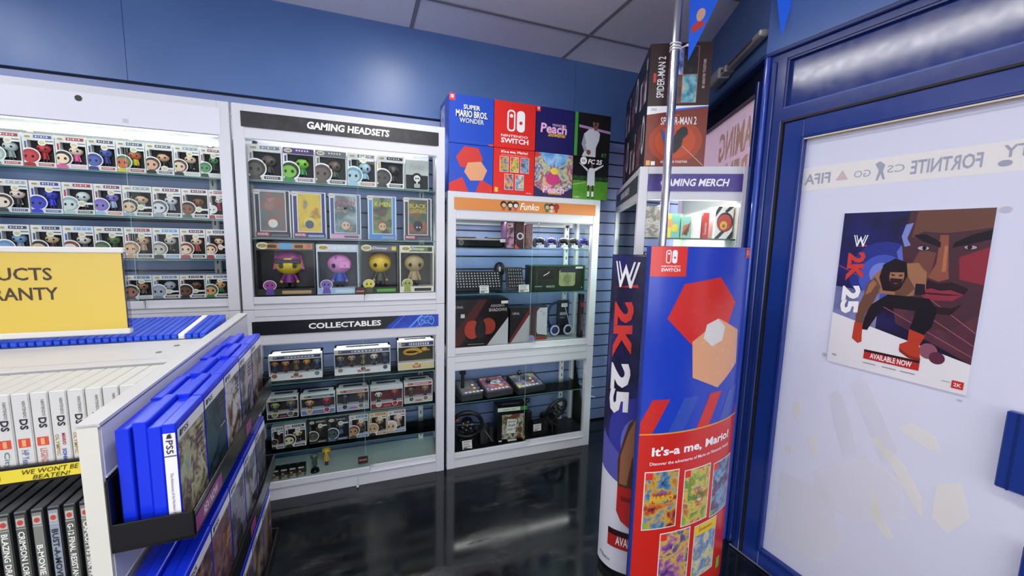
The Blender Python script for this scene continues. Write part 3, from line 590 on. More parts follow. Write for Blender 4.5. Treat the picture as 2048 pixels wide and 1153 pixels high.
# lower middle showcase
GR = 'boxes in the collectables showcase'
def wide_box(x0, x1, z0, z1, y, label, n, band, win, skins, d=.11, shell='dcdce0', foot='dfe0e4', group=GR, heads=True):
    w, h = x1-x0-.003, z1-z0; r = thing('multipack_box', label, 'figure box', (x0, y, z0), 0, group); cav = .04; b = MB(); sh = mat(shell, .3)
    ft = .26*h; tp = .80*h
    b.box((0, cav, 0), (w, d, h), mat(win)); b.box((0, cav, h-.001), (w, d, h), sh); b.box((0, 0, 0), (.003, cav, h), sh); b.box((w-.003, 0, 0), (w, cav, h), sh); b.box((.003, 0, 0), (w-.003, cav, ft), sh); b.box((.003, 0, tp), (w-.003, cav, h), sh)
    f = front(b, 0); f.rect(.02, tp+.006, w-.006, h-.006, mat(band), 1); f.text('POP!', .022, (tp+h)/2, .012, mat('d8b850'), 3); f.rect(w*.3, tp+.010, w*.85, h-.010, mat('e8e4e0' if band != 'e4e4e4' else 'a03038'), 2)
    for k in range(8): f.rect(w*.32+k*w*.065, tp+.011, w*.345+k*w*.065, h-.011, mat(band), 2.5)
    f.rect(.004, .004, w-.004, ft-.004, mat(foot), 1); f.rect(w*.4, .010, w*.62, ft-.014, mat('b86a70'), 2)
    tf = Face(b, lambda u, v, k: (u, v, h+k)); tf.rect(.01, .02, w-.01, d-.02, mat('c8ccd2'), 1); tf.rect(w*.2, .04, w*.8, d-.04, mat('2a2c34'), 2)
    for k in range(n):
        cx = w*(k+.5)/n
        if n < 3 or k % 2 == 0: f.ell(cx, ft*.75, .016, .016, mat('e8e6e6'), 3, 14); f.ell(cx, ft*.75, .013, .013, mat(skins[k % len(skins)]), 4, 12); f.ell(cx-.005, ft*.75, .002, .003, BLACK, 5, 6); f.ell(cx+.005, ft*.75, .002, .003, BLACK, 5, 6)
    b.build('carton', r)
    if heads:
        for k in range(n):
            figurine(r, min(.046, w/n*.72), (tp-ft)*.97, .020, w*(k+.5)/n, ft*.98, skins[k % len(skins)], ['3a2a20', '8c3434', '20262c', 'a07840', '5c6470'][(k+n) % 5], ['6a3434', '2c4470', '4a4a50', '7c6a30'][(k*3+n) % 4], k % 3)
    return r
wide_box(-.458, -.201, .620, .757, .09, 'long window box of five small figures at the left of the top collectables shelf', 5, '3c4a70', '2a2630', ['b07050', 'c89060', '8a6a58', 'd8a040', '7a8488'])
wide_box(-.142, .158, .620, .765, .09, 'long window box of five small figures in the middle of the top collectables shelf', 5, '4a5478', '1c1a22', ['8c8070', '9aa48a', '6c5a50', 'dadade', '505868'])
wide_box(.196, .408, .620, .790, .08, 'dark figure box with a curled golden creature beside the right frame of the collectables showcase', 1, '2c3060', '2c2410', ['d8a830'], foot='d8c890', heads=False)
b = MB()
o = thing('golden_creature', 'small coiled golden creature figure inside the right hand box of the top collectables shelf', 'figurine', (.30, .102, .680)); 
b.tube([(-.02+.05*math.cos(t)*(1-.02*t), .0, .035+.018*math.sin(t)+.002*t) for t in [k*.35 for k in range(24)]], [.012*(1-k/30) for k in range(24)], mat('c89a34', .3), 8); b.build('body', o)
b = MB(); b.ball((.05, -.004, .055), (.020, .012, .013), mat('d4aa48', .3), 10, 7); b.box((.06, -.012, .046), (.08, .004, .054), mat('c89a34'), .002); b.build('head', o)
wide_box(-.474, -.323, .416, .536, .075, 'two figure window box with a green figure, leftmost on the second collectables shelf', 2, '3a3c34', '2a2018', ['9aa860', '6c6a68'], foot='2c1c18')
wide_box(-.315, -.140, .416, .531, .075, 'two figure window box with a tan and a red figure, second on its shelf', 2, '2c3c5c', '201e2c', ['d8a070', 'b03040'], foot='5c80b8')
wide_box(-.136, .036, .416, .541, .075, 'two figure window box with dark figures and a red title band', 2, 'a02c38', '20222e', ['3a4258', '8c7a50'], foot='a8b4d8')
wide_box(.041, .224, .405, .541, .075, 'maroon two figure box with black and white lettering', 2, 'd4d8dc', '5c1c20', ['d8d2c4', 'a83838'], foot='8c2428')
wide_box(.228, .397, .416, .546, .075, 'two figure window box with a red band at the right end of its shelf', 2, 'b43c34', '4c1e24', ['6c5440', '8c6a50'], foot='c0c8b8')
rowboxes([-.461, -.401], .243, .366, .085, 'beside the game tray, third collectables shelf', GR, [S('a brown portrait', '5c3a2c', '2a1c18', '3a2a24', '5a6a8c')])
rowboxes([-.399, -.294], .243, .372, .085, 'right of the tray, third collectables shelf', GR, [S('black haired cream portrait', 'e4dcae', '161412', '2a2420', '1c1a1c', win='2a1a18', name='16140f')])
rowboxes([-.282, -.186, -.076, .030, .131, .238], .243, .380, .085, 'narrow row, third collectables shelf', GR, [
    S('black carton, gold print', '5c5a3c', '34342a', '2c2a28', '6a6030', shell='20211f', win='181a1a', strip='242420', name='5c5a48'), S('black carton, blue print', '4a5c5c', '2c3430', '4c7088', '303848', shell='24282c', win='16181c', strip='2a3440', name='5c84b8', style=2),
    S('tan portrait, blue band', 'c09468', '6c4a30', '4c4034', '4c7cac', strip='8cb4d8', name='4c80b8'), S('blonde portrait, yellow carton', 'd8a880', 'c8a060', '282430', 'c87838', shell='e4dcc0', name='a84c44'), S('white haired portrait', 'e4b494', 'e0dcd4', 'b8a898', 'b84c50', strip='a8c8dc', name='6c90b8')])
# items standing on the base of the collectables showcase
r = thing('small_figure_pack', 'row of tiny black windowed figure boxes at the lower left of the collectables showcase', 'figure pack', (-.462, .045, .0885))
for k in range(4):
    b = MB(); x = k*.041; b.box((x, 0, 0), (x+.038, .045, .022), mat('6a665c')); b.box((x, .0, .022), (x+.038, .045, .058), mat('1a1714')); f = front(b, 0, x, 0); f.rect(.002, .026, .036, .040, mat('2c1c18'), 1); f.rect(.005, .046, .032, .054, mat('c8c8c4'), 1); f.ell(.012, .030, .006, .006, mat('c8945c'), 2, 8); f.ell(.026, .016, .008, .007, mat('9c9484'), 2, 10); f.rect(.006, .002, .032, .008, mat('d0d0cc'), 1); b.build('box', r)
r = thing('loose_figurine', 'loose dark green figure on a black base beside the yellow one in the collectables showcase', 'figurine', (-.256, .072, .0885)); b = MB(); b.tube([(0, 0, 0), (0, 0, .014)], [.024, .020], BLACK, 12); b.build('base', r); figurine(r, .042, .095, 0, 0, .014, '5a6a52', '3c4a38', '4c5a48', 2, 'body')
r = thing('loose_figurine', 'loose yellow and orange figure beside the dark green one in the collectables showcase', 'figurine', (-.200, .122, .0885)); figurine(r, .048, .105, 0, 0, .0, 'e8b84c', 'e0b030', 'e0a848', 1, 'body')

# ================================================================ PROMOTIONAL CUBES
LOGO_W = mat('f2f0f0')
def switch_logo(f, cx, cz, s, m, bg, L=2):
    """two rounded controller halves, s = height"""
    w = s*.42; r_ = w*.42
    f.rrect(cx-w-s*.04, cz-s/2, cx-s*.04, cz+s/2, r_, m, L); f.rrect(cx-w-s*.04+s*.075, cz-s/2+s*.075, cx-s*.04-s*.075, cz+s/2-s*.075, r_*.6, bg, L+1); f.rect(cx-s*.04-s*.1, cz-s/2, cx-s*.04, cz+s/2, m, L+1.2) if False else None
    f.ell(cx-w*.5-s*.04, cz+s*.22, s*.085, s*.085, m, L+2); f.rrect(cx+s*.04, cz-s/2, cx+s*.04+w, cz+s/2, r_, m, L); f.ell(cx+w*.5+s*.04, cz-s*.07, s*.085, s*.085, bg, L+1)
def cube(name, label, loc, rz, s, paintf, side='20212c', paints=None, group=None, h=None):
    h = h or s; r = thing(name, label, 'display cube', loc, rz, group); b = MB(); b.box((.0015, 0, 0), (s-.0015, s, h-.002), mat(side, .35)); f = front(b, 0, clip=(.0016, s-.0016), w=.0005); paintf(f, s, h)
    if paints: paints(Face(b, lambda u, v, w: (.0015-w, s-u, v), w=.0005), s, h)
    b.build('carton', r); return r
RED = mat('d8281e', .32); BLU = mat('1c3cb4', .3)
def p_wonder(f, s, h):
    f.rect(0, 0, s, h, mat('1f49b8', .32)); f.rect(.0, h-.035, .034, h, mat('e0302c'), 2); switch_logo(f, .017, h-.015, .018, LOGO_W, mat('e0302c'), 3)
    for k, (t, z, hh, w, c) in enumerate((('SUPER', .76, .024, .37, 'f0f0ee'), ('MARIO BROS.', .62, .036, .70, 'f4f2ec'), ('WONDER', .48, .026, .54, 'cfd6ee'))):
        f.text(t, s*.5+.003, h*z-.003, hh, mat('0e1a44'), 2, s*w, bold=.03); f.text(t, s*.5, h*z, hh, mat(c), 4, s*w, bold=.02)
    f.rect(.04, .012, s-.04, .014, mat('3a62c8'), 2); f.rect(s-.03, 0, s, .010, mat('d83c30'), 2)
def side_txt(f, s, h):
    f.rect(0, 0, s, h, mat('3450b0')); f.rect(.03, .03, s*.55, h-.03, art(['7c3a8c', 'c8c8e0', '3450b0'], 30, 4), 2)
def p_abs(f, s, h):   # plain geometric picture
    f.rect(0, 0, s, h, mat('1f49b8', .32)); f.poly([(0, 0), (0, .16*h), (.30*s, .30*h), (.44*s, .0)], mat('d02c26'), 1); f.poly([(s, 0), (s, .14*h), (.72*s, .28*h), (.60*s, .0)], mat('d02c26'), 1)
    f.poly([(.16*s, .72*h), (.34*s, .96*h), (.66*s, .94*h), (.76*s, .70*h), (.56*s, .52*h), (.26*s, .52*h)], mat('c8322a'), 2); f.poly([(.34*s, .42*h), (.48*s, .24*h), (.76*s, .26*h), (.86*s, .48*h), (.72*s, .66*h), (.42*s, .62*h)], mat('d89a70'), 3)
def p_switch(f, s, h):
    f.rect(0, 0, s, h, RED); switch_logo(f, s*.52, h*.60, h*.46, LOGO_W, RED); f.text('NINTENDO', s*.49, h*.27, .014, LOGO_W, 2, s*.64); f.text('SWITCH', s*.5, h*.165, .028, LOGO_W, 2, s*.66, bold=.03)
def covers(f, cells, seed=0):
    for i, (u, v, w, hh, cols) in enumerate(cells):
        f.rect(u-.0025, v-.0025, u+w+.0025, v+hh+.0025, mat('dfe0d8'), 2); f.rect(u, v, u+w, v+hh, art(cols, 45, seed+i), 3); f.rect(u, v+hh-.014*hh/.06, u+w*.22, v+hh, mat('e0302c'), 4)
CV = [['1c2438', '3c78a8', 'c8a83c', 'b03830', '1a1a20'], ['b89830', '5c9040', 'd8c060', 'a84830', 'e0d8b0'], ['2a3a70', '8ca8c8', '3c3c58', 'b86070'], ['40306c', '9a5c9c', 'd8b040', '34508c', 'a83838'], ['e0c838', '4c7cb8', 'd8d0a0', '7aa048']]
def p_its(f, s, h):
    f.rect(0, 0, s, h, RED); f.text("It's-a me, Mario!", s*.5, h*.93, .018, LOGO_W, 2, s*.64, bold=.03); f.rect(s*.18, h*.855, s*.82, h*.865, mat('e8a8a0'), 2)
    covers(f, [(s*.16, h*.50, s*.19, h*.32, CV[0]), (s*.41, h*.50, s*.19, h*.32, CV[1]), (s*.66, h*.50, s*.19, h*.32, CV[2]), (s*.28, h*.11, s*.19, h*.33, CV[3]), (s*.54, h*.11, s*.19, h*.33, CV[4])])
    f.rect(.01, .01, .03, .036, mat('d8c048'), 2); f.text('Nintendo', s*.87, .012, .006, LOGO_W, 2)
def p_peach1(f, s, h):
    f.rect(0, 0, s, h, mat('1d1a5c', .3)); f.rect(0, h-.03, .028, h, mat('e0302c'), 2); switch_logo(f, .014, h-.013, .015, LOGO_W, mat('e0302c'), 3)
    f.text('PRINCESS', s*.60, h*.625, .014, mat('e8b8d8'), 3, s*.35); f.text('Peach', s*.46, h*.54, .055, mat('f0b8dc'), 2, s*.68, bold=.03, shear=.1); f.text('Showtime!', s*.54, h*.41, .026, mat('e0b040'), 3, s*.46, bold=.03, shear=.2)
def p_peach2(f, s, h):
    f.rect(0, 0, s, h, art(['e0c450', 'd8a898', '8c3c70', 'c8d0a0', '4c3c8c', 'e0e0d0'], 26, 9)); f.ell(s*.5, h*.85, s*.33, h*.22, art(['3c70c0', '6ca8e0', 'a8d0f0', '2c3c90'], 25, 3), 2, a0=180, a1=360) if False else f.poly([(.12*s, h), (.3*s, .74*h), (.52*s, .68*h), (.75*s, .76*h), (.9*s, h)], art(['3c70c0', '6ca8e0', 'a8d0f0', '2c3c90'], 25, 3), 2)
    f.ell(s*.47, h*.42, s*.18, h*.15, mat('c83c78'), 3); f.ell(s*.51, h*.60, s*.10, h*.08, mat('e8c850'), 3); f.poly([(0, 0), (0, .24*h), (.3*s, .08*h), (.7*s, .08*h), (s, .24*h), (s, 0)], mat('2a2054'), 2)
    f.rect(0, h-.028, .025, h, mat('e0302c'), 4); f.text('Peach', s*.5, h*.165, .040, mat('f0c0e0'), 5, s*.56, bold=.03, shear=.1); f.text('Showtime!', s*.54, h*.085, .016, mat('e0b040'), 5, s*.36, bold=.03)
def p_ball1(f, s, h):
    f.rect(0, 0, s, h, mat('0d0d12', .3)); f.rect(0, 0, .03*s*3, h, mat('3c9c3c'), 1); f.rect(.10*s, 0, s, h, mat('0d0d12'), 2); f.poly([(.12*s, .66*h), (s, .58*h), (s, .64*h), (.12*s, .72*h)], mat('b08cb8'), 3)
    W = mat('ced2dc'); Wd = mat('9aa2b4'); f.poly([(.22*s, 0), (.28*s, .12*h), (.20*s, .28*h), (.26*s, .52*h), (.40*s, .64*h), (.58*s, .66*h), (.70*s, .56*h), (.68*s, .40*h), (.60*s, .22*h), (.60*s, 0)], W, 4); f.poly([(.26*s, .52*h), (.33*s, .30*h), (.30*s, .26*h), (.38*s, .12*h), (.28*s, .12*h), (.20*s, .28*h)], Wd, 5)
    f.ell(.57*s, .78*h, .085*s, .11*h, mat('7c5440'), 5); f.ell(.57*s, .85*h, .085*s, .05*h, mat('1a1412'), 6); f.ell(.57*s, .75*h, .03*s, .03*h, mat('3c2018'), 6); f.rect(.53*s, .62*h, .62*s, .70*h, mat('7c5440'), 4.5); f.ell(.40*s, .10*h, .06*s, .06*h, mat('7c5440'), 6); f.text('RT', .84*s, .06*h, .022, mat('3ca03c'), 5)
def p_ball2(f, s, h):
    f.rect(0, 0, s, h, mat('101218', .3)); f.rect(0, 0, s, .44*h, noisy('m_pitch', '4c8c24', '5c9c2c', 30, .5), 1); f.rect(0, .44*h, s, .55*h, art(['101a14', '2c5c30', '14141c', '4c6450'], 60, 3), 2); f.line([(0, .33*h), (.35*s, .40*h)], .003, mat('c8dcb0'), 3)
    f.ell(.28*s, .91*h, .024, .024, LOGO_W, 3); f.text('EA', .28*s, .91*h, .014, BLACK, 4); f.text('FC 25', .60*s, .90*h, .030, LOGO_W, 3, .40*s, bold=.04, shear=.2)
    W = mat('dde0e6'); f.poly([(.40*s, .32*h), (.44*s, .50*h), (.40*s, .72*h), (.16*s, .86*h), (.18*s, .83*h), (.40*s, .66*h), (.40*s, .60*h)], W, 4); f.poly([(.40*s, .32*h), (.42*s, .70*h), (.46*s, .75*h), (.56*s, .75*h), (.60*s, .70*h), (.61*s, .32*h)], W, 5); f.poly([(.58*s, .74*h), (.84*s, .85*h), (.84*s, .82*h), (.58*s, .66*h)], W, 4)
    f.ell(.51*s, .80*h, .035*s, .05*h, mat('6c4834'), 6); 
    for u in (.44, .56): f.rect((u-.025)*s, .16*h, (u+.025)*s, .34*h, mat('4c3426'), 5); f.rect((u-.03)*s, .05*h, (u+.03)*s, .19*h, mat('e4e4e4'), 6); f.rect((u-.03)*s, .03*h, (u+.035)*s, .06*h, mat('202020'), 7)
    f.text('EA SPORTS', .12*s, .04*h, .010, LOGO_W, 4, .14*s)
CX = [.470, .7275, .985, 1.2425]; CS = .257
G3 = 'promotional cartons stacked on the orange signed showcase'
for i, (n, pf, lab, sd) in enumerate((('a', p_abs, 'blue carton with red and tan round shapes, lower left of the stack on the showcase', '1f49b8'), ('b', p_its, "red carton with five small game covers and the words It's-a me, Mario!", 'c82820'), ('c', p_peach2, 'colourful carton with a round blue scene at top and the word Peach at the bottom', '3c2c6c'), ('d', p_ball2, 'green pitch carton lettered FC 25 with a footballer, arms spread', '14181a'))):
    cube('display_carton', lab, (CX[i], .001, 1.655), 0, CS, pf, sd, side_txt if i == 0 else None, G3)
for i, (pf, lab, sd) in enumerate(((p_wonder, 'plain blue carton lettered SUPER MARIO BROS. WONDER, upper left of the stack', '1f49b8'), (p_switch, 'red carton with the white controller logo and NINTENDO SWITCH', 'c82820'), (p_peach1, 'dark navy carton lettered Peach Showtime!', '1d1a5c'), (p_ball1, 'black and green edged carton with a footballer in white, upper right of the stack', '101216'))):
    cube('display_carton', lab, (CX[i], .001, 1.655+CS+.003), 0, CS, pf, sd, side_txt if i == 0 else None, G3)

# ================================================================ CORNER MERCH CABINET
MK = (1.231, -.666, 0); MRZ = R(-28.8)
def ban_merch(f, x0, x1, z0, z1):
    f.rect(x0, z0, x1, z1, art(['2c1c60', '46318c', '3a2878'], 20, 8)); f.text('GAMING MERCH', (x0+x1)/2+.0, (z0+z1)/2, .034, mat('f0eef4'), 3, .30, bold=.03, shear=.2)
MT = 1.745; ML = 1.02; MW = .483
mr = thing('display_cabinet', 'tall white corner showcase with the purple GAMING MERCH sign', 'display cabinet', MK, MRZ, 'white framed glass showcases')
b = MB(); F = FRAMEW
for x0, x1 in ((0, .040), (MW-.030, MW)):
    for y0, y1 in ((0, .045), (ML-.04, ML)): b.box((x0, y0, 0), (x1, y1, MT), F, .002)
b.box((.04, .003, 1.595), (MW-.03, .04, MT), F); b.box((.04, .003, .0), (MW-.03, .04, .10), F); b.box((.003, .045, 1.595), (.035, ML-.04, MT), F); b.box((.003, .045, 0), (.035, ML-.04, .1), F)
b.box((MW-.03, .045, 1.595), (MW-.003, ML-.04, MT), F); b.box((.01, .04, MT-.03), (MW-.01, ML-.01, MT-.002), F); b.box((.01, .04, .06), (MW-.01, ML-.01, .09), F); b.box((.0, .0, .86), (MW, .04, .93), F); b.box((.003, .045, .86), (.035, ML-.04, .93), F); b.build('frame', mr)
b = MB(); b.box((.040, -.001, 1.634), (MW-.031, .002, 1.712), DARK); ban_merch(front(b, -.001), .04, MW-.031, 1.634, 1.712); b.build('header_sign', mr)
b = MB(); b.box((-.001, .045, 1.634), (.003, ML-.05, 1.712), DARK); f = Face(b, lambda u, v, w: (-.001-w, ML-.05-u, v)); f.rect(0, 1.634, ML-.10, 1.712, art(['241c4c', '3a3050', '3c3a40'], 8, 8)); f.text('GAMING MERCH', .46, 1.673, .040, mat('d8d4dc'), 3, .40, bold=.03, shear=.2); b.build('side_sign', mr)
b = MB(); b.box((.04, .012, .93), (MW-.03, .016, 1.599), GLASS); b.build('front_glass', mr)
b = MB(); b.box((.012, .045, .93), (.016, ML-.04, 1.599), GLASS); b.build('side_glass', mr)
for z in (1.42, 1.18): b = MB(); b.box((.03, .03, z-.007), (MW-.03, ML-.04, z), SHELFGLASS); b.box((.03, .029, z-.007), (MW-.03, .0302, z), mat('2a3838', .2)); b.build('shelf', mr)
b = MB(); b.box((.40, ML-.05, .1), (MW-.02, ML-.045, 1.595), mat('e8e2dc')); b.box((MW-.028, .05, .1), (MW-.022, ML-.05, 1.595), mat('e8e0d8')); b.build('back_panel', mr)
b = MB(); b.box((.15, .15, 1.575), (.17, ML-.1, 1.59), emis('fff8ec', 6)); b.build('light_strip', mr)
M_ = Matrix.Translation(MK) @ Matrix.Rotation(MRZ, 4, 'Z')
area('showcase_light', M_ @ Vector((.24, .45, 1.588)), .3, .8, 9, (1, .95, .88), (0, 0, MRZ))
def merch(name, label, cat, u0, u1, n0, n1, z0, h, paint, m):
    P = M_ @ Vector((u0, n0, 0)); r = thing(name, label, cat, (P.x, P.y, z0), MRZ, 'goods on the merch showcase shelf'); b = MB(); b.box((0, 0, 0), (u1-u0, n1-n0, h), m, .001); paint(front(b, 0), u1-u0, h); b.build('carton', r); return r
merch('gift_box', 'black and white patterned box at the left inside the merch showcase', 'box', .045, .112, .055, .15, 1.4205, .148, lambda f, w, h: f.rect(0, 0, w, h, art(['201c1c', 'e0d8d0', '8a7c70', 'f0ece8'], 40, 5)), mat('d8d4d0'))
merch('gift_box', 'yellow edged teal box with yellow lettering in the merch showcase', 'box', .150, .215, .08, .16, 1.4205, .116, lambda f, w, h: (f.rect(0, 0, .024, h, mat('ecd83c')), f.rect(.024, 0, w, h, mat('7cc0b0')), f.rect(.026, .03, .055, .065, mat('e8d030'), 2), f.rect(.01, .05, .03, .09, mat('e0a060'), 2)), mat('7cc0b0'))
merch('gift_box', 'teal box with an orange and brown picture beside the yellow edged one', 'box', .220, .265, .08, .16, 1.4205, .105, lambda f, w, h: (f.rect(0, 0, w, h, mat('8cc4b4')), f.poly([(.006, .01), (.04, .03), (.038, .07), (.012, .06)], mat('c06a3c'), 2), f.poly([(.01, .02), (.03, .01), (.044, .08)], mat('6a4434'), 3)), mat('8cc4b4'))
merch('white_box', 'plain white box between the teal and red ones in the merch showcase', 'box', .270, .316, .09, .20, 1.4205, .113, lambda f, w, h: f.rect(.004, .02, .01, h-.02, mat('e4dede')), mat('f4f0ee'))
merch('red_book', 'upright red book in the merch showcase', 'book', .319, .348, .08, .20, 1.4205, .123, lambda f, w, h: (f.rect(.004, .02, .02, .022, mat('e8c0b8')), f.text('HEROES', w/2, h*.4, .009, mat('e8c8c0'), 2, .05, rot=90)), mat('b83430'))
merch('emblem_box', 'white box with black diagonals and a round red and yellow emblem in the merch showcase', 'box', .368, .448, .06, .17, 1.4205, .150, lambda f, w, h: (f.poly([(0, .10), (.03, h), (.012, h), (0, .125)], BLACK, 1), f.poly([(.055, 0), (.08, .04), (.08, .01), (.075, 0)], BLACK, 1), f.poly([(.0, .0), (.02, .0), (.06, .05), (.05, .06)], BLACK, 1), f.poly([(.05, .12), (.08, .15), (.06, .15), (.04, .13)], BLACK, 1),
    f.ell(w*.55, h*.52, .036, .046, mat('1a1414'), 2), f.ell(w*.52, h*.50, .032, .040, mat('c03c34'), 3), f.ell(w*.48, h*.42, .016, .020, mat('e0b838'), 4), f.ell(w*.48, h*.40, .007, .009, mat('b05a30'), 5)), mat('ebe8e6'))
for k, (u0, u1, hh, c) in enumerate(((.05, .13, .17, '5c2c58'), (.16, .24, .12, 'c8a090'), (.27, .33, .15, '8c94a8'))):
    merch('gift_box', ['dark purple box on the lower shelf of the merch showcase', 'pale pink box on the lower shelf of the merch showcase', 'grey blue box on the lower shelf of the merch showcase'][k], 'box', u0, u1, .06, .14, 1.1805, hh, lambda f, w, h: f.rect(.006, .006, w-.006, h-.006, art([c, 'e0d8d8', '3a3040'], 40, k)), mat(c))
# cartons stacked on the merch cabinet
def p_sm_low(f, s, h):
    f.rect(0, 0, s, h, mat('7a2c14', .35)); f.ell(s*.5, h*.42, s*.44, h*.36, mat('a8401a'), 1); f.ell(s*.5, h*.42, s*.33, h*.28, mat('c04a1c'), 2); f.poly([(0, h), (0, h*.86), (s, h*.985), (s, h)], LOGO_W, 3); f.poly([(.35*s, .905*h), (s, .975*h), (s, .99*h), (.5*s, .955*h)], mat('3c64c8'), 4); f.text('PS5', .12*s, .945*h, .012, mat('9aa0a8'), 5)
    f.rect(.42*s, .83*h, .54*s, .86*h, mat('c83028'), 5); f.text('SPIDER-MAN 2', .53*s, .755*h, .034, LOGO_W, 5, .58*s, bold=.01)
    # plain leaping figure silhouette
    f.poly([(.36*s, .20*h), (.30*s, .42*h), (.24*s, .62*h), (.29*s, .60*h), (.38*s, .40*h), (.44*s, .28*h)], mat('2c5a98'), 5); f.poly([(.42*s, .18*h), (.44*s, .42*h), (.52*s, .60*h), (.66*s, .66*h), (.70*s, .54*h), (.62*s, .46*h), (.60*s, .34*h), (.52*s, .24*h)], mat('1c1c24'), 6); f.ell(.62*s, .60*h, .07*s, .06*h, mat('18181e'), 7)
    f.line([(.62*s, .34*h), (.97*s, .02*h)], .003, mat('d8a888'), 5); f.text('BE GREATER TOGETHER', .5*s, .08*h, .010, LOGO_W, 5, .44*s); f.rect(.01, .006, .028, .028, mat('e0b060'), 5); f.rect(.032, .006, .05, .024, LOGO_W, 5)
def p_sm_up(f, s, h):
    f.rect(0, 0, s, h, mat('2c1812', .35)); f.rect(.26*s, 0, s, h, mat('451c12', .35), .5); f.rect(.32*s, .04*h, .79*s, .94*h, mat('b85848'), 2)
    for u0, u1, v0, v1, c in ((.33, .54, .5, .93, ['20283c', '4c74b8', 'c8d0e0', '16161e']), (.55, .78, .5, .93, ['0e0f12', '16181c', '3c4448']), (.33, .54, .05, .49, ['3a2c24', '6c5040', '1c1816']), (.55, .78, .05, .49, ['c8c890', '5cb0c8', '3c4c34', '8c8450'])): f.rect(u0*s, v0*h, u1*s, v1*h, art(c, 30, int(u0*10+v0*7)), 3)
    f.text('SPIDER-MAN 2', .20*s, .46*h, .032, LOGO_W, 4, .66*h, rot=90, bold=.01); f.rect(.075*s, .38*h, .12*s, .53*h, mat('c83a3a'), 4); f.text('BE GREATER TOGETHER', .885*s, .5*h, .011, mat('d8b8b0'), 4, .46*h, rot=90)
def side_a(f, s, h): f.rect(0, 0, s, h, mat('14161c')); f.rect(.04, .04, s-.05, h-.10, art(['14161c', '5c1c20', 'c8ccd4', '20242c'], 16, 3, stretch=(1, 1, .6)), 2); f.text('II', s*.8, h*.75, .05, mat('c8ccd4'), 3)
def side_b(f, s, h): f.rect(0, 0, s, h, mat('1c1a20')); f.ell(s*.7, h*.6, .04, .09, mat('d4d8e0'), 2); f.ell(s*.7, h*.6, .024, .06, mat('14161c'), 3); f.rect(.02, .03, s*.45, h-.04, art(['1c1a20', '70242c', '9c9ca8'], 18, 6), 2)
CQ = .268
for j in range(3):
    for k in range(2):
        P = M_ @ Vector((.015, .005+j*(CQ+.004), MT)); lab = [['front lower orange brown carton lettered SPIDER-MAN 2 on the merch showcase', 'front upper dark brown carton with SPIDER-MAN 2 printed sideways'], ['lower carton directly behind the front ones on the merch showcase', 'upper carton directly behind the front ones on the merch showcase'], ['lowest rear carton of the stack on the merch showcase, nearest the back wall', 'top rear carton of the stack on the merch showcase, nearest the back wall']][j][k]
        cube('display_carton', lab, (P.x, P.y, MT+k*(CQ+.001)), MRZ, CQ, (p_sm_low, p_sm_up)[k], '1c1418', side_a if (j+k) % 2 else side_b, 'cartons stacked on the merch showcase')

# ================================================================ GOODS IN THE ORANGE SIGNED SHOWCASE
G4 = 'goods in the orange signed showcase'
KEY = mat('1c1d20', .5); KEYC = mat('6f737c', .4)
def price(b, x, y, z, w=.045, h=.018, lean=0):
    b.box((x-w/2, y, z), (x+w/2, y+.002, z+h), mat('e6e6e8', .4)); f = front(b, y, x-w/2, z); f.rect(w*.15, h*.35, w*.85, h*.65, mat('b4b4bc'), 1)
def card(label, x, y, z, w=.055, h=.045, tilt=-.15, lines=3):
    r = thing('price_card', label, 'price card', (x, y, z), 0, 'price cards', tilt); b = MB(); b.box((-w/2, 0, 0), (w/2, .0015, h), mat('e4e2dc', .5)); f = front(b, 0, -w/2, 0)
    for k in range(lines): f.rect(w*.1, h*(.78-.26*k), w*(.85-.1*(k % 2)), h*(.86-.26*k), mat('6a6a6e'), 1)
    f.rect(w*.1, h*.08, w*.5, h*.2, mat('2c2c30'), 1); b.build('card', r)
r = thing('soundbar', 'long black soundbar box on the top shelf of the orange signed showcase', 'soundbar', (.530, .09, 1.338), 0, None)
b = MB(); SB = mat('101014', .6, 0, .2); b.box((0, 0, 0), (.305, .09, .058), SB, .012); b.box((.0, .01, .055), (.13, .08, .068), SB, .006); b.box((.2, .01, .055), (.30, .08, .066), SB, .006); b.build('body', r)
b = MB(); f = front(b, -.0005); f.ell(.035, .03, .016, .016, mat('5c5a60', .3), 1); f.ell(.035, .03, .010, .010, mat('2a2a2e'), 2); b.build('speaker_cone', r)
b = MB(); price(b, .30, -.004, .036, .042, .018); b.build('price_tag', r)
for i, (x0, x1, z1, c, cc, lab) in enumerate(((.842, .896, .162, '3c2238', ['4c2c50', 'c88ca8', '20182a', '8c3c4c'], 'pink and purple boxed headset, left of the pair'), (.899, .962, .168, '2c1418', ['1a1418', '58181c', '20202c', '7c7a8c'], 'dark red boxed headset with a white edge'), (.968, 1.018, .150, '5c3438', ['5c3438', '8c6468', '3a2428'], 'brown translucent blister box beside the boxed headsets'))):
    r = thing('headset_box', lab+' on the top shelf', 'box', (x0, .075, 1.338), 0, G4); b = MB(); w = x1-x0; b.box((0, 0, 0), (w, .10, z1), mat(c, .25), .001); f = front(b, 0); f.rect(.003, .003, w-.003, z1-.003, art(cc, 38, i), 1)
    if i == 0: f.rect(.006, z1-.035, w-.01, z1-.01, mat('d8c8cc'), 2); f.rect(.01, z1-.03, .03, z1-.018, mat('b83c40'), 3)
    if i == 1: f.ring(w*.55, z1*.45, .014, .022, mat('c8c8d4'), 2); f.poly([(0, 0), (.03, 0), (0, .03)], mat('c84434'), 2); f.rect(w-.004, 0, w-.001, z1, mat('d8d4d4'), 2)
    b.build('carton', r)
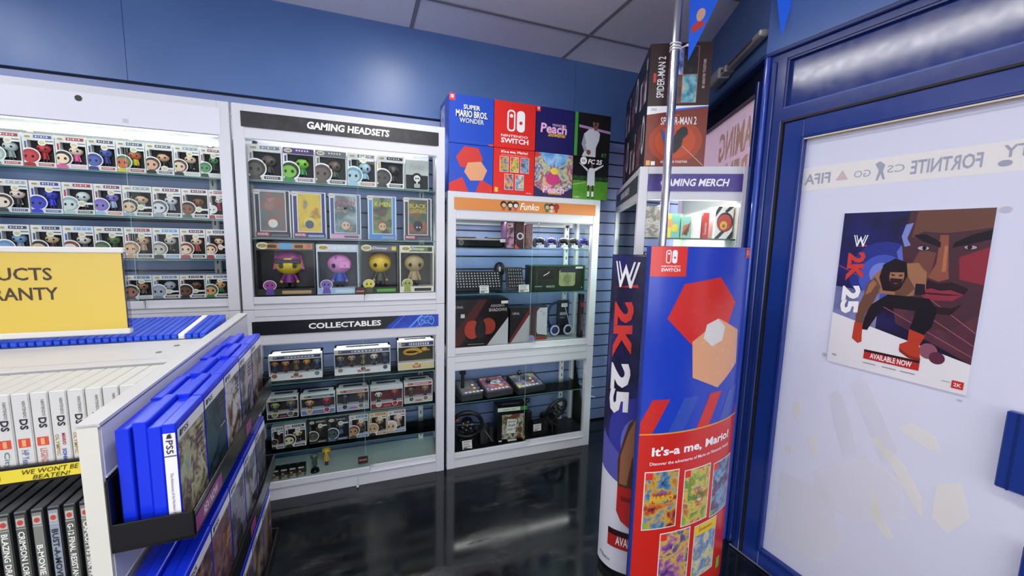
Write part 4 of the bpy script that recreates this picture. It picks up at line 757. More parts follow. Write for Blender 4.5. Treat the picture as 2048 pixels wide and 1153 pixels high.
for i, (x, c1, lab) in enumerate(((1.075, '23242a', 'black controller in a clear pack, leftmost of the five'), (1.160, '30286c', 'purple lit controller in a clear pack, second of the five'), (1.245, '1e1d20', 'black controller with a round pad, third of the five'), (1.318, '22231f', 'dark olive controller in a clear pack, fourth of the five'), (1.396, '2a2488', 'blue violet controller in a clear pack beside the right frame'))):
    r = thing('game_controller', lab+' on the top shelf', 'controller', (x, .085, 1.338), 0, 'game controllers on the top shelf'); m = mat(c1, .3); b = MB(); b.ball((0, .02, .055), (.032, .022, .020), m, 12, 8)
    for sx in (-1, 1): b.tube([(sx*.022, .02, .055), (sx*.034, .012, .035), (sx*.036, .004, .012)], [.016, .014, .009], m, 8)
    b.build('body', r); b = MB()
    for sx in (-1, 1): b.tube([(sx*.012, 0, .052), (sx*.012, -.010, .052)], .006, BLACK, 8)
    b.build('thumbstick', r); b = MB(); price(b, 0, -.014, .008); b.build('price_tag', r)
    b = MB(); b.box((-.036, -.016, 0), (.036, -.0145, .095), PANE); b.build('blister', r)
def keyboard(label, x, y, z, w, h, tilt, cols, rows, edge, lit, rot=0):
    r = thing('keyboard', label, 'keyboard', (x, y, z+.016*math.sin(-tilt)+.0005), rot, 'keyboards standing on the middle shelf', tilt); b = MB(); b.box((0, 0, 0), (w, .016, h), mat(edge, .35), .004); b.build('case', r)
    b = MB(); kw = (w-.02)/cols; kh = (h-.03)/rows; KM = mat(lit, .4)
    for i in range(cols):
        for j in range(rows):
            xx = .01+i*kw; zz = .02+j*kh; b.box((xx+.0015, -.006, zz+.0015), (xx+kw-.0015, .001, zz+kh-.0015), KEY); b.box((xx+kw*.3, -.0065, zz+kh*.3), (xx+kw*.7, -.0055, zz+kh*.7), KM)
    b.build('keycaps', r); return r
keyboard('black gaming keyboard with pale lettering leaning on the middle shelf, leftmost', .530, .085, 1.066, .30, .135, R(-28), 15, 6, '1a1b20', 'b8bac4')
keyboard('short black keypad leaning beside the long keyboard', .862, .085, 1.066, .115, .155, R(-18), 6, 6, '3a3b42', '8c8e9a')
r = thing('gaming_mouse', 'black mouse shaped palm rest standing on top of the keyboards', 'mouse', (.848, .19, 1.066)); b = MB(); b.ball((0, .02, .13), (.04, .03, .05), mat('26262c', .35), 12, 8); b.box((-.02, 0, 0), (.02, .04, .10), mat('1c1c20'), .006); b.box((-.012, -.012, .12), (-.002, -.006, .15), mat('c8c8d0')); b.build('body', r)
r = thing('keyboard_box', 'long black and green keyboard carton on the middle shelf', 'box', (1.002, .075, 1.066), 0, G4); b = MB(); b.box((0, 0, 0), (.405, .07, .166), mat('101512', .3), .001); f = front(b, 0); f.rect(.002, .002, .403, .164, art(['0e1210', '16241a', '24382a'], 12, 6), 1); f.rect(.395, .004, .403, .162, mat('2c7c3c'), 2); f.rect(.0, .160, .403, .164, mat('2c6c38'), 2)
f.rect(.05, .07, .18, .145, mat('5c2c2c'), 2); f.rect(.053, .073, .177, .142, mat('161a18'), 3); f.line([(.10, .10), (.13, .115), (.14, .125)], .004, LOGO_W, 4); f.text('ANALOG', .15, .030, .014, mat('c8ccc8'), 3, .06); f.rect(.04, .028, .09, .034, mat('8c9490'), 3)
f.rrect(.21, .03, .33, .14, .02, art(['6c7450', '98a070', '5c6448'], 20, 2), 2); f.rect(.22, .12, .34, .15, mat('2c2440'), 3); f.rect(.33, .145, .385, .158, mat('d8dcd4'), 3); f.text('II', .38, .02, .010, LOGO_W, 3); b.build('carton', r)
card('white price card in front of the long keyboard', .705, .062, 1.0655, .058, .046); card('pair of white price cards in front of the short keypad', .965, .062, 1.0655, .070, .046)
# bottom of that showcase
def dk_box(label, x0, x1, z0, h, y, d, paint):
    r = thing('console_box', label, 'box', (x0, y, z0), 0, G4); b = MB(); b.box((0, 0, 0), (x1-x0, d, h), mat('141012', .3), .001); paint(front(b, 0), x1-x0, h); b.build('carton', r)
def pb1(f, w, h):
    f.rect(0, 0, w, h, mat('1c1214', .3)); f.poly([(0, .3*h), (.45*w, h), (.6*w, h), (.1*w, 0), (0, 0)], mat('4c1414'), 1); f.ell(.33*w, .36*h, .14*w, .20*h, mat('b43c24'), 2); f.ell(.62*w, .42*h, .14*w, .18*h, mat('a03420'), 2); f.ell(.48*w, .36*h, .10*w, .22*h, mat('1a1418'), 3)
    f.poly([(.60*w, 0), (w, .60*h), (w, 0)], mat('c6c4c8'), 4); f.text("ASSASSIN'S", .79*w, .86*h, .016, mat('b8b0b0'), 4, .26*w); f.text('SHADOWS', .80*w, .77*h, .020, mat('c8c0c0'), 4, .34*w); f.rect(.86*w, .90*h, .99*w, .96*h, mat('e4e4e4'), 5); f.text('URAL', .10*w, .85*h, .014, mat('b8b8b8'), 4); f.rect(.12*w, .62*h, .19*w, .70*h, mat('d8d0d0'), 4); f.rect(.01*w, .02*h, .05*w, .14*h, mat('7c1c1c'), 4); f.rect(.25*w, .04*h, .55*w, .05*h, mat('a8a4a4'), 3)
def pb2(f, w, h):
    f.rect(0, 0, w, h, mat('20181c')); f.poly([(0, .1*h), (.9*w, .9*h), (w, h), (w, .7*h), (.2*w, 0), (0, 0)], mat('702020'), 1); f.poly([(.05*w, 0), (w, .80*h), (w, 0)], mat('b8b6ba'), 2); f.text('URAL', .3*w, .85*h, .014, mat('d0d0d0'), 4)
def pb3(f, w, h):
    f.rect(0, 0, w, h, mat('4c3434')); f.poly([(.45*w, .25*h), (.45*w, .85*h), (.6*w, .96*h), (w, .96*h), (w, .12*h), (.5*w, .18*h)], mat('c4c6cc'), 1); f.rect(0, 0, w, .10*h, mat('8c4030'), 2); f.ring(.82*w, .78*h, .006, .009, mat('8c8e98'), 2); f.rect(.6*w, .84*h, .74*w, .86*h, mat('9a9ca4'), 2)
dk_box('large dark red console accessory box at the lower left of the orange signed showcase', .518, .862, .7385, .288, .062, .16, pb1)
dk_box('smaller dark red box with a white corner triangle behind the largest one', .880, 1.012, .7385, .222, .075, .11, pb2)
dk_box('brown box with a white side panel, right of the dark red boxes', 1.018, 1.155, .7385, .222, .11, .10, pb3)
r = thing('headset', 'blue and black headset leaning on its display stand near the right frame', 'headset', (1.27, .13, .7385), 0, None)
b = MB(); b.torus((-.02, .05, .145), .085, .010, mat('23274c', .3), Matrix.Rotation(R(25), 3, 'Z'), 26, 8); b.build('headband', r)
for sx, m in ((-1, '2c3470'), (1, '1c1e30')): b = MB(); b.ball((sx*.05+.005, .02, .05), (.035, .022, .042), mat(m, .25), 14, 9); b.torus((sx*.05+.005, .0, .05), .030, .006, mat('b8bcd0', .3), None, 20, 6); b.build('ear_cup', r)
b = MB(); b.box((.0, .06, 0), (.09, .075, .245), mat('20222c', .3), .003); f = front(b, .06, 0, 0); f.rect(.02, .14, .07, .16, mat('8c90a0')); f.rect(.02, .12, .06, .125, mat('8c90a0')); b.build('stand', r)
b = MB(); b.tube([(.05, .06, .22), (.09, .06, .10), (.11, .05, .01)], .003, mat('b8bac4'), 6); b.build('cable', r)
b = MB(); price(b, .045, .045, .20, .045, .025); b.build('price_tag', r)
r = thing('tube_box', 'tall narrow black and red tube box beside the right frame', 'tube box', (1.384, .09, .7385)); b = MB(); b.tube([(.022, .02, 0), (.022, .02, .295)], .022, mat('3c2024', .3), 16); b.tube([(.022, .02, .262), (.022, .02, .297)], .0228, mat('121214', .3), 16); b.tube([(.022, .02, .0), (.022, .02, .03)], .0228, mat('121214', .3), 16); b.box((.012, -.003, .21), (.034, .0, .24), mat('a83040')); b.box((.016, -.003, .05), (.028, .0, .16), mat('7c6a68')); b.build('tube', r)
# lowest showcase: arcade sticks, wheels, game box
G5 = 'game hardware in the lowest showcase'
def stick(label, x, y, z, rz, w, d, body, plate, tall):
    r = thing('arcade_stick', label, 'arcade stick', (x, y, z), rz, G5); m = mat(body, .35); b = MB(); b.prism([(0, 0), (d, 0), (d, .075), (0, .035)], 0, 0, w, m); b.build('base', r)
    b = MB(); f = Face(b, lambda u, v, k: (u, v, .0355+.04*v/d+k), w=.001); f.rect(.012, .012, w-.012, d-.012, art(plate, 28, int(x*10)), 1)
    for k in range(6): f.ell(w*.55+(k % 3)*.028, d*.35+(k//3)*.035, .010, .010, mat(['b83c3c', 'd8b83c', '3c50a8', '3c8c50', 'd8d8d8', '7c3c8c'][k]), 3, 12)
    for k in range(5): f.rect(w*.2+k*.026, .016, w*.2+k*.026+.018, .030, mat('c8ccd8'), 3)
    b.build('top_plate', r)
    b = MB(); b.tube([(w*.25, d*.5, .05), (w*.25, d*.5, .05+tall)], .005 if tall < .09 else .011, CHROME if tall < .09 else BLACK, 10); b.build('stick_shaft', r); b = MB(); b.ball((w*.25, d*.5, .06+tall), .017, mat('141416', .2), 12, 8) if tall < .09 else b.box((w*.25-.018, d*.5-.018, .05+tall), (w*.25+.018, d*.5+.018, .09+tall), mat('141416', .3), .006); b.build('stick_knob', r)
stick('grey flight stick base with a tall black handle, leftmost on the glass shelf', .570, .06, .393, R(6), .14, .17, '3a3b40', ['4c4e54', '6c6e74', '2c2d32'], .092)
stick('grey arcade stick with colourful button plate in the middle of the glass shelf', .735, .065, .393, R(8), .185, .17, '3c3c3e', ['d8d4c8', 'b86a50', '3c4c8c', 'e0dcd0'], .02)
stick('black arcade stick with blue and yellow print, rightmost on the glass shelf', .945, .062, .393, R(8), .21, .17, '232428', ['2c2e36', '50546c', '8c8e98', 'c8b83c'], .055)
def wheel(label, x, y, z, R0, tilt, rz, rim='141416'):
    r = thing('steering_wheel', label, 'steering wheel', (x, y, z), rz, G5); Mt = Matrix.Rotation(tilt, 3, 'X'); cz = R0*math.cos(tilt)+.055; c = Vector((0, .0, cz)); T = lambda p: tuple(Mt @ Vector(p)+c)
    b = MB(); b.torus(c, R0, .013, mat(rim, .4), Mt, 32, 10); b.build('rim', r)
    b = MB(); b.tube([T((0, -.01, 0)), T((0, .03, 0))], .036, mat('1a1a1e', .35), 18)
    for a in (0, 180, 270): b.tube([T((0, 0, 0)), T((R0*math.cos(R(a)), 0, R0*math.sin(R(a))))], [.018, .010], mat('2a2a2e', .3, .5), 8)
    b.build('hub', r)
    b = MB()
    for k in range(6): a = R(60*k+20); b.tube([T((.022*math.cos(a)*1.4, -.012, .022*math.sin(a)*1.4)), T((.022*math.cos(a)*1.4, -.016, .022*math.sin(a)*1.4))], .004, mat('b8b8c0'), 8)
    b.ball(T((0, -.012, 0)), .010, mat('6c6c74', .3, .8), 10, 6); b.build('button', r)
    b = MB(); b.box((-.055, .035, 0), (.055, .12, .09), mat('18181b', .4), .012); b.tube([T((0, .02, 0)), (0, .07, .08)], .024, mat('18181b'), 10); b.build('base', r)
    return r
r = wheel('black steering wheel with silver spokes at the lower left behind the price card', .612, .085, .0855, .092, R(14), R(-12)); b = MB(); b.box((-.07, -.02, .18), (-.055, -.010, .19), mat('e05a30')); b.build('marker', r)
b = MB(); b.ball((-.062, -.0, .235), .006, emis('ff7040', 1.5), 8, 6); 
wheel('black steering wheel with round buttons at the right of the lowest showcase', 1.262, .135, .0855, .088, R(22), R(18), '18181b')
r = thing('pedal_set', 'black pedal set with cables beside the right hand steering wheel', 'pedals', (1.075, .075, .0855), 0, G5); b = MB(); b.prism([(0, 0), (.14, 0), (.14, .03), (0, .12)], 0, -.02, .10, mat('121214', .4)); b.build('base', r)
for k in range(3): b = MB(); b.box((-.012+k*.036, -.006, .03), (.012+k*.036, .0, .10), mat('2c2c30', .3, .3), .003); b.build('pedal', r)
b = MB(); b.tube([(.10, .0, .10), (.15, -.01, .06), (.20, -.01, .03), (.27, .0, .02)], .004, mat('1c1c1e'), 6); b.tube([(.08, -.008, .13), (.12, -.012, .07), (.13, -.012, .01)], .004, mat('26262a'), 6); b.build('cable', r)
r = thing('gear_shifter', 'small black gear shifter with a round knob behind the game box', 'gear shifter', (1.055, .17, .0855), 0, G5); b = MB(); b.box((-.03, -.02, 0), (.03, .04, .14), mat('141416'), .006); b.build('base', r); b = MB(); b.tube([(0, 0, .14), (0, 0, .20)], .005, CHROME, 8); b.ball((0, 0, .215), .019, mat('202024', .2), 12, 8); b.build('lever', r)
r = thing('game_box', 'black and green game box with a mosaic cover in the lowest showcase', 'game box', (.806, .062, .0855), R(-4)); b = MB(); b.box((0, 0, 0), (.200, .11, .235), mat('0e0f10', .3), .001); f = front(b, 0)
f.rect(.0, .208, .15, .233, mat('d8dcd0'), 1); f.rect(.15, .208, .2, .233, mat('3c8c3c'), 1); f.text('XBOX 360', .075, .220, .010, mat('6a9a4c'), 2, .09); f.rect(.03, .02, .175, .185, art(['b87838', '5c4c80', 'c8c0a0', '38502c', '8c3c3c', '20242c'], 50, 7), 1); f.poly([(.06, .06), (.12, .055), (.13, .15), (.065, .155)], mat('dcdcd4'), 2)
f.text('grand', .095, .135, .016, mat('24241f'), 3, .05); f.text('theft', .095, .112, .018, mat('24241f'), 3, .052); f.text('auto V', .095, .086, .018, mat('3c5c34'), 3, .055); f.rect(.01, .005, .03, .015, mat('d8d8d8'), 2); f.rect(.07, .003, .13, .016, mat('d8dcd8'), 2); f.rect(.168, .01, .188, .03, mat('a8742c'), 2)
t2 = Face(b, lambda u, v, k: (u, v, .235+k)); t2.text('grand theft auto', .1, .05, .02, mat('b8bab4'), 1, .12); b.build('carton', r)
card('white price card tilted in front of the left steering wheel', .606, .048, .0855, .062, .052, -.3, 4); card('white price card hanging in front of the pedals', 1.085, .055, .13, .055, .045, -.1, 3)
r = thing('speaker_wedge', 'small black angled pedals between the left wheel and the game box', 'pedals', (.70, .075, .0855), 0, G5); b = MB(); b.prism([(0, 0), (.10, 0), (.10, .04), (.02, .13)], 0, 0, .05, mat('141417', .4)); b.box((.055, .01, 0), (.09, .09, .10), mat('1c1c20'), .004); b.build('base', r)
b = MB(); b.tube([(.02, .02, .10), (.06, .0, .04), (.08, -.005, .01)], .003, mat('6c6c74'), 6); b.build('cable', r)
# cables beside the showcase
b = MB()
for z, x1 in ((.33, 1.62), (.245, 1.64), (.52, 1.60)): b.tube([(1.44, .30, z), (1.50, .29, z-.012), (1.56, .28, z-.006), (x1, .24, z-.02)], .0035, mat('d0d2d8'), 6)
tag(b.build('cable_bundle'), 'thin white cables running across the slat wall beside the lowest showcase', 'cable')

# ================================================================ TOTEM STANDS
def totem(label, pts, H, t, paintf, edge, base=.03, bk=1):
    """curved card column: pts = front arc (x,y) left to right; the rear arc mirrors it"""
    P = [Vector((p[0], p[1])) for p in pts]; cum = [0]
    for a, b_ in zip(P, P[1:]): cum.append(cum[-1]+(b_-a).length)
    A, B = P[0], P[-1]; ch = (B-A); nrm = Vector((-ch.y, ch.x)).normalized()
    def at(u):
        u = max(0, min(cum[-1]-1e-6, u)); k = max(i for i in range(len(cum)) if cum[i] <= u); k = min(k, len(P)-2)
        q = (u-cum[k])/(cum[k+1]-cum[k]); p = P[k].lerp(P[k+1], q); d = (P[k+1]-P[k]).normalized(); return p, Vector((d.y, -d.x))
    o = A.lerp(B, .5); root = thing('totem_stand', label, 'totem stand', (o.x, o.y, 0), 0, 'oval cardboard totems')
    b = MB(); back = [p+nrm*((1+bk)*abs((p-A).dot(nrm))+t) for p in P]
    loop = [p-o for p in P]+[p-o for p in reversed(back)]; n = len(loop)
    b.add([(p.x, p.y, base) for p in loop]+[(p.x, p.y, H) for p in loop], [(i, (i+1) % n, n+(i+1) % n, n+i) for i in range(n)], mat(edge, .3), True); b.add([(p.x, p.y, H-.004) for p in loop], [tuple(range(n))], mat('b8b4ac')); b.build('column', root)
    b = MB(); f = Face(b, lambda u, v, w: (lambda r_: (r_[0].x-o.x+r_[1].x*w, r_[0].y-o.y+r_[1].y*w, v))(at(u)), du=.0125, w=.0004, clip=(0.0005, cum[-1]-.0005)); paintf(f, cum[-1], H); b.build('printed_front', root)
    b = MB(); inner = [p*.97 for p in loop]; b.add([(p.x, p.y, 0) for p in inner]+[(p.x, p.y, base+.01) for p in inner], [(i, (i+1) % n, n+(i+1) % n, n+i) for i in range(n)]+[tuple(range(n, 2*n))], BLACK); b.build('plinth', root)
    return root
def arc_of(cx, cy, a, bb, t0, t1, n=26, rot=0): 
    c, s = math.cos(R(rot)), math.sin(R(rot)); out = []
    for i in range(n+1):
        t = R(t0+(t1-t0)*i/n); x, y = a*math.cos(t), bb*math.sin(t); out.append((cx+x*c-y*s, cy+x*s+y*c))
    return out
# person pictures printed on the wrestling posters
def wwe(f, u, v, s, m=LOGO_W, L=6):
    for du in (0, .0): f.poly([(u-.5*s, v+.5*s), (u-.42*s, v+.5*s), (u-.22*s, v-.22*s), (u, v+.42*s), (u+.22*s, v-.22*s), (u+.42*s, v+.5*s), (u+.5*s, v+.5*s), (u+.24*s, v-.45*s), (u+.17*s, v-.45*s), (u, v+.08*s), (u-.17*s, v-.45*s), (u-.24*s, v-.45*s)], m, L)
    f.poly([(u-.34*s, v+.5*s), (u-.28*s, v+.5*s), (u-.14*s, v+.02*s), (u-.18*s, v-.1*s)], m, L); f.poly([(u+.34*s, v+.5*s), (u+.28*s, v+.5*s), (u+.14*s, v+.02*s), (u+.18*s, v-.1*s)], m, L)
    f.poly([(u-.5*s, v-.5*s), (u+.45*s, v-.30*s), (u+.5*s, v-.42*s), (u-.3*s, v-.44*s)], mat('c8343c'), L-1)
PTR = {}
def poster_print(f, w, h, W=None):
    """w,h = print size; u left to right, v bottom to top"""
    X = lambda a: a*w; Z = lambda a: a*h
    pp = lambda pts, c, L: f.poly([(X(a), Z(b_)) for a, b_ in pts], mat(c, .35) if isinstance(c, str) else c, L)
    def el(cu, cv, ru, rv, c, L, n=20, **k): f.ell(X(cu), Z(cv), X(ru), Z(rv), mat(c, .35), L, n, **k)
    pp([(0, 0), (1, 0), (1, 1), (0, 1)], 'e4e2e4', 1)
    pp([(0, .34), (1, .17), (1, 1), (0, 1)], art(['15131c', '1a1838', '24246c', '1c1830'], 7, 1), 2)
    el(.36, .62, .26, .20, '2a3486', 2.6); el(.36, .60, .18, .14, '4556b4', 2.8); el(.35, .62, .09, .07, '7484d0', 3)
    pp([(.5, .33), (1, .17), (1, .55), (.45, .48)], art(['3c1c30', '5c3440', '2c1a38'], 9, 5), 3)
    pp([(0, .34), (.36, .28), (.36, .5), (0, .52)], art(['3a3c70', '8084b0', '2a2c58'], 10, 4), 3)
    # big face
    pp([(.50, 1), (.47, .80), (.50, .62), (.56, .44), (.66, .34), (.84, .33), (1, .44), (1, 1)], '4a2c34', 4)
    pp([(.55, 1), (.53, .84), (.60, .88), (.74, .87), (.85, .88), (1, .90), (1, 1)], '6a4438', 5); pp([(.56, .70), (.60, .78), (.70, .76), (.68, .62), (.60, .58)], '70443a', 5); pp([(.84, .74), (1, .80), (1, .60), (.86, .62)], '8c2c38', 5)
    pp([(.71, .86), (.76, .86), (.79, .66), (.80, .62), (.74, .60), (.67, .62), (.71, .70)], '8a5040', 6); pp([(.745, .80), (.765, .80), (.775, .66), (.75, .655)], 'b07048', 7)
    pp([(.54, .86), (.62, .865), (.72, .82), (.72, .79), (.60, .825)], '1a1218', 7); pp([(1, .89), (.90, .865), (.80, .82), (.79, .79), (.92, .82), (1, .84)], '1a1218', 7)
    el(.615, .785, .048, .016, '3a2a38', 7); el(.615, .785, .036, .011, 'b8a8b4', 8); el(.622, .786, .014, .012, '1a141c', 9); el(.895, .795, .045, .015, '38242c', 7); el(.895, .795, .035, .010, 'b89aa0', 8); el(.890, .796, .014, .012, '1a141c', 9)
    pp([(.58, .57), (.68, .605), (.74, .59), (.82, .605), (.92, .575), (.90, .54), (.60, .53)], '2a161e', 6); pp([(.62, .535), (.70, .56), (.76, .55), (.82, .56), (.90, .54), (.84, .50), (.68, .49)], '8c3040', 8); pp([(.62, .533), (.90, .538), (.80, .527), (.70, .525)], '3c1420', 9); pp([(.62, .48), (.70, .42), (.84, .42), (.90, .49), (.84, .46), (.70, .46)], '2a1820', 7)
    pp([(.48, .92), (.53, .93), (.50, .84), (.53, .80), (.49, .79), (.46, .85)], '7c88c8', 5); pp([(.44, .76), (.47, .80), (.50, .68), (.48, .66)], '5c6cc0', 5)
    # ropes
    for a, b2 in (((.70, .50), (1, .34)), ((.66, .42), (1, .27)), ((.40, .42), (1, .21)), ((0, .66), (.18, .60))): f.line([(X(a[0]), Z(a[1])), (X(b2[0]), Z(b2[1]))], .006*w, mat('a05a5c'), 6)
    el(.74, .20, .06, .045, '8c5464', 5); el(.80, .17, .05, .035, '5c2c40', 5)
    # crouching wrestler
    SK, SD, TR_, BT = '9c6e50', '6a4836', '14131a', 'b83c24'
    pp([(.40, .42), (.36, .36), (.30, .26), (.255, .26), (.27, .34), (.30, .42), (.42, .50), (.60, .50), (.70, .50), (.76, .44), (.74, .34), (.70, .29), (.60, .31), (.62, .38), (.62, .42), (.52, .42)], TR_, 8)
    pp([(.29, .60), (.36, .66), (.48, .69), (.60, .70), (.66, .64), (.64, .55), (.66, .52), (.55, .50), (.42, .50), (.36, .50)], SK, 9); pp([(.46, .56), (.54, .62), (.60, .55), (.55, .50), (.47, .50)], SD, 9.5)
    pp([(.31, .60), (.26, .56), (.24, .48), (.20, .38), (.20, .28), (.255, .27), (.27, .36), (.33, .46), (.36, .54)], SD, 10); pp([(.30, .58), (.27, .55), (.25, .48), (.29, .50), (.33, .56)], SK, 11); pp([(.195, .30), (.26, .295), (.265, .22), (.27, .18), (.24, .165), (.19, .19)], BT, 11)
    pp([(.60, .69), (.66, .65), (.67, .55), (.64, .53), (.60, .60)], SK, 10); pp([(.60, .58), (.66, .58), (.67, .52), (.60, .51)], '201c22', 11)
    pp([(.38, .52), (.34, .60), (.36, .68), (.44, .72), (.52, .70), (.54, .62), (.50, .54), (.46, .52)], '1c1416', 11); el(.465, .615, .052, .062, SK, 12); pp([(.42, .60), (.51, .60), (.50, .555), (.465, .54), (.43, .555)], '2a1a18', 13); pp([(.41, .66), (.46, .68), (.52, .66), (.52, .64), (.41, .635)], '1c1416', 13); pp([(.425, .625), (.45, .622), (.45, .615), (.43, .615)], '1c1214', 14); pp([(.48, .622), (.505, .625), (.50, .615), (.48, .615)], '1c1214', 14); pp([(.445, .573), (.485, .573), (.465, .566)], '8c4c44', 14)
    pp([(.60, .31), (.71, .285), (.68, .22), (.70, .14), (.62, .145), (.55, .175), (.55, .21), (.60, .235)], BT, 9); pp([(.555, .165), (.62, .138), (.70, .133), (.70, .15), (.62, .155), (.555, .185)], '8c2a1c', 10)
    wwe(f, X(.16), Z(.82), .115*w, L=12)
    tm = mat('d0392c'); f.text('2K', X(.145), Z(.655), .14*w, tm, 12, .19*h, rot=-90, bold=.05, shear=-.1); f.text('25', X(.135), Z(.44), .15*w, LOGO_W, 12, .19*h, rot=-90, bold=.05, shear=-.1)
    f.rect(X(.30), Z(.075), X(.70), Z(.135), mat('b82820'), 12); f.rect(X(.30), Z(.120), X(.70), Z(.135), mat('2a1010'), 12.5); f.text('AVAILABLE NOW', X(.5), Z(.102), .034*h, LOGO_W, 14, .30*w, bold=.02)
    for a in (.30, .45, .58): f.rect(X(a), Z(.047), X(a+.10), Z(.052), mat('8a8a8c'), 12)
    f.text('PS5', X(.06), Z(.055), .012*h, mat('6a6a40'), 12); f.rect(X(.91), Z(.025), X(.98), Z(.068), mat('c82c28'), 12); f.text('2K', X(.945), Z(.046), .02*h, LOGO_W, 13, .045*w); f.rect(X(.85), Z(.05), X(.90), Z(.055), mat('b0b0b0'), 12)
r = thing('poster', 'wrestling game poster lettered 2K25 taped to the white door glass', 'poster', DK, DRZ); 
b = MB(); b.box((.342, .0215, .966), (.713, .0220, 1.518), mat('e4e2e4')); f = Face(b, lambda u, v, w: (.342+u, .0212-w, .966+v), w=.0001); poster_print(f, .371, .552); b.build('print', r)
b = MB(); TP = mat('bcbdc8', .5)
f = Face(b, lambda u, v, w: (u, .0285-w, v), w=.001)

for u, v, a_, c_ in ((.328, .985, .008, .008), (.728, 1.512, .012, .009), (.70, .945, .007, .004)):
    b = MB(); f = Face(b, lambda u, v, w: (u, .0288-w, v), w=.001); f.ell(u, v, a_, c_, TP, 1); b.build('tape_dot', r)

b = MB(); b.box((.345, .0222, .970), (.352, .0290, 1.51), TP); b.box((.70, .0222, .970), (.71, .0290, 1.51), TP); b.build('adhesive_strip', r)

def wwe_totem(f, W, H):
    f.rect(0, .03, W, H, art(['14121c', '1c1a3a', '2a2a70', '161426'], 5, 2), 1)
    # pale ring mat and blue glow, the print runs on around the oval
    f.poly([(0, .03), (W, .03), (W, .34), (.16, .40), (0, .46)], mat('dcdce6', .35), 2); f.ell(.16, .62, .12, .17, mat('3a3c9c'), 2.2); f.ell(.17, .60, .07, .11, mat('6a70c8'), 2.4)
    f.poly([(0, .46), (.16, .40), (.16, .50), (0, .62)], mat('5a5ab0'), 2.6)
    wwe(f, .083, 1.268, .106, L=6); f.text('2K', .080, 1.05, .085, mat('d83a30'), 6, .235, rot=-90, bold=.05, shear=-.1); f.text('25', .080, .815, .088, LOGO_W, 6, .215, rot=-90, bold=.05, shear=-.1)
    SK, SD = mat('a06c4c', .3), mat('5a3828', .3)
    f.poly([(.25, .30), (.17, .34), (.165, .50), (.30, .66), (.42, .60), (.42, .28)], mat('121016'), 5)
    f.poly([(.115, .62), (.13, .68), (.17, .735), (.25, .76), (.30, .70), (.22, .60), (.17, .50), (.165, .40), (.10, .40), (.095, .52)], SD, 7); f.poly([(.13, .64), (.16, .72), (.20, .74), (.19, .62), (.15, .54), (.135, .42), (.105, .42), (.105, .54)], SK, 8)
    f.poly([(.10, .41), (.17, .41), (.165, .32), (.18, .27), (.19, .235), (.16, .235), (.12, .26), (.10, .30)], mat('c02c28', .3), 9); f.poly([(.115, .37), (.16, .37), (.16, .35), (.115, .35)], mat('8c1c1c'), 10)
    f.rect(.070, .135, .32, .215, mat('b02420'), 9); f.rect(.070, .190, .32, .215, mat('2a0e0e'), 9.5); f.text('AVAILABLE NOW', .20, .170, .040, LOGO_W, 11, .19, bold=.02, align='c'); f.text('PS5', .04, .075, .012, mat('303030'), 9); f.text('XBOX', .065, .068, .010, mat('303030'), 9)
MA = [(.892, -1.193), (.945, -1.207), (1.0, -1.216), (1.06, -1.220), (1.13, -1.2185), (1.20, -1.210), (1.27, -1.196), (1.33, -1.177), (1.38, -1.155)]
def smooth(p, k=4):
    out = []
    for i in range(len(p)-1):
        p0, p1, p2, p3 = p[max(i-1, 0)], p[i], p[i+1], p[min(i+2, len(p)-1)]
        for j in range(k):
            t = j/k; out.append(tuple(.5*((2*p1[c])+(-p0[c]+p2[c])*t+(2*p0[c]-5*p1[c]+4*p2[c]-p3[c])*t*t+(-p0[c]+3*p1[c]-3*p2[c]+p3[c])*t**3) for c in (0, 1)))
    return out+[p[-1]]
totem('oval totem printed with a wrestler and 2K25, half hidden behind the red one', smooth([(.955, -.895), (.950, -.92), (.952, -.95), (.962, -.982), (.987, -1.015), (1.022, -1.045), (1.07, -1.068), (1.13, -1.082), (1.2, -1.086), (1.28, -1.076), (1.36, -1.05), (1.42, -1.0), (1.44, -.95)], 3), 1.345, .004, wwe_totem, '1c1c38', .03, .02)
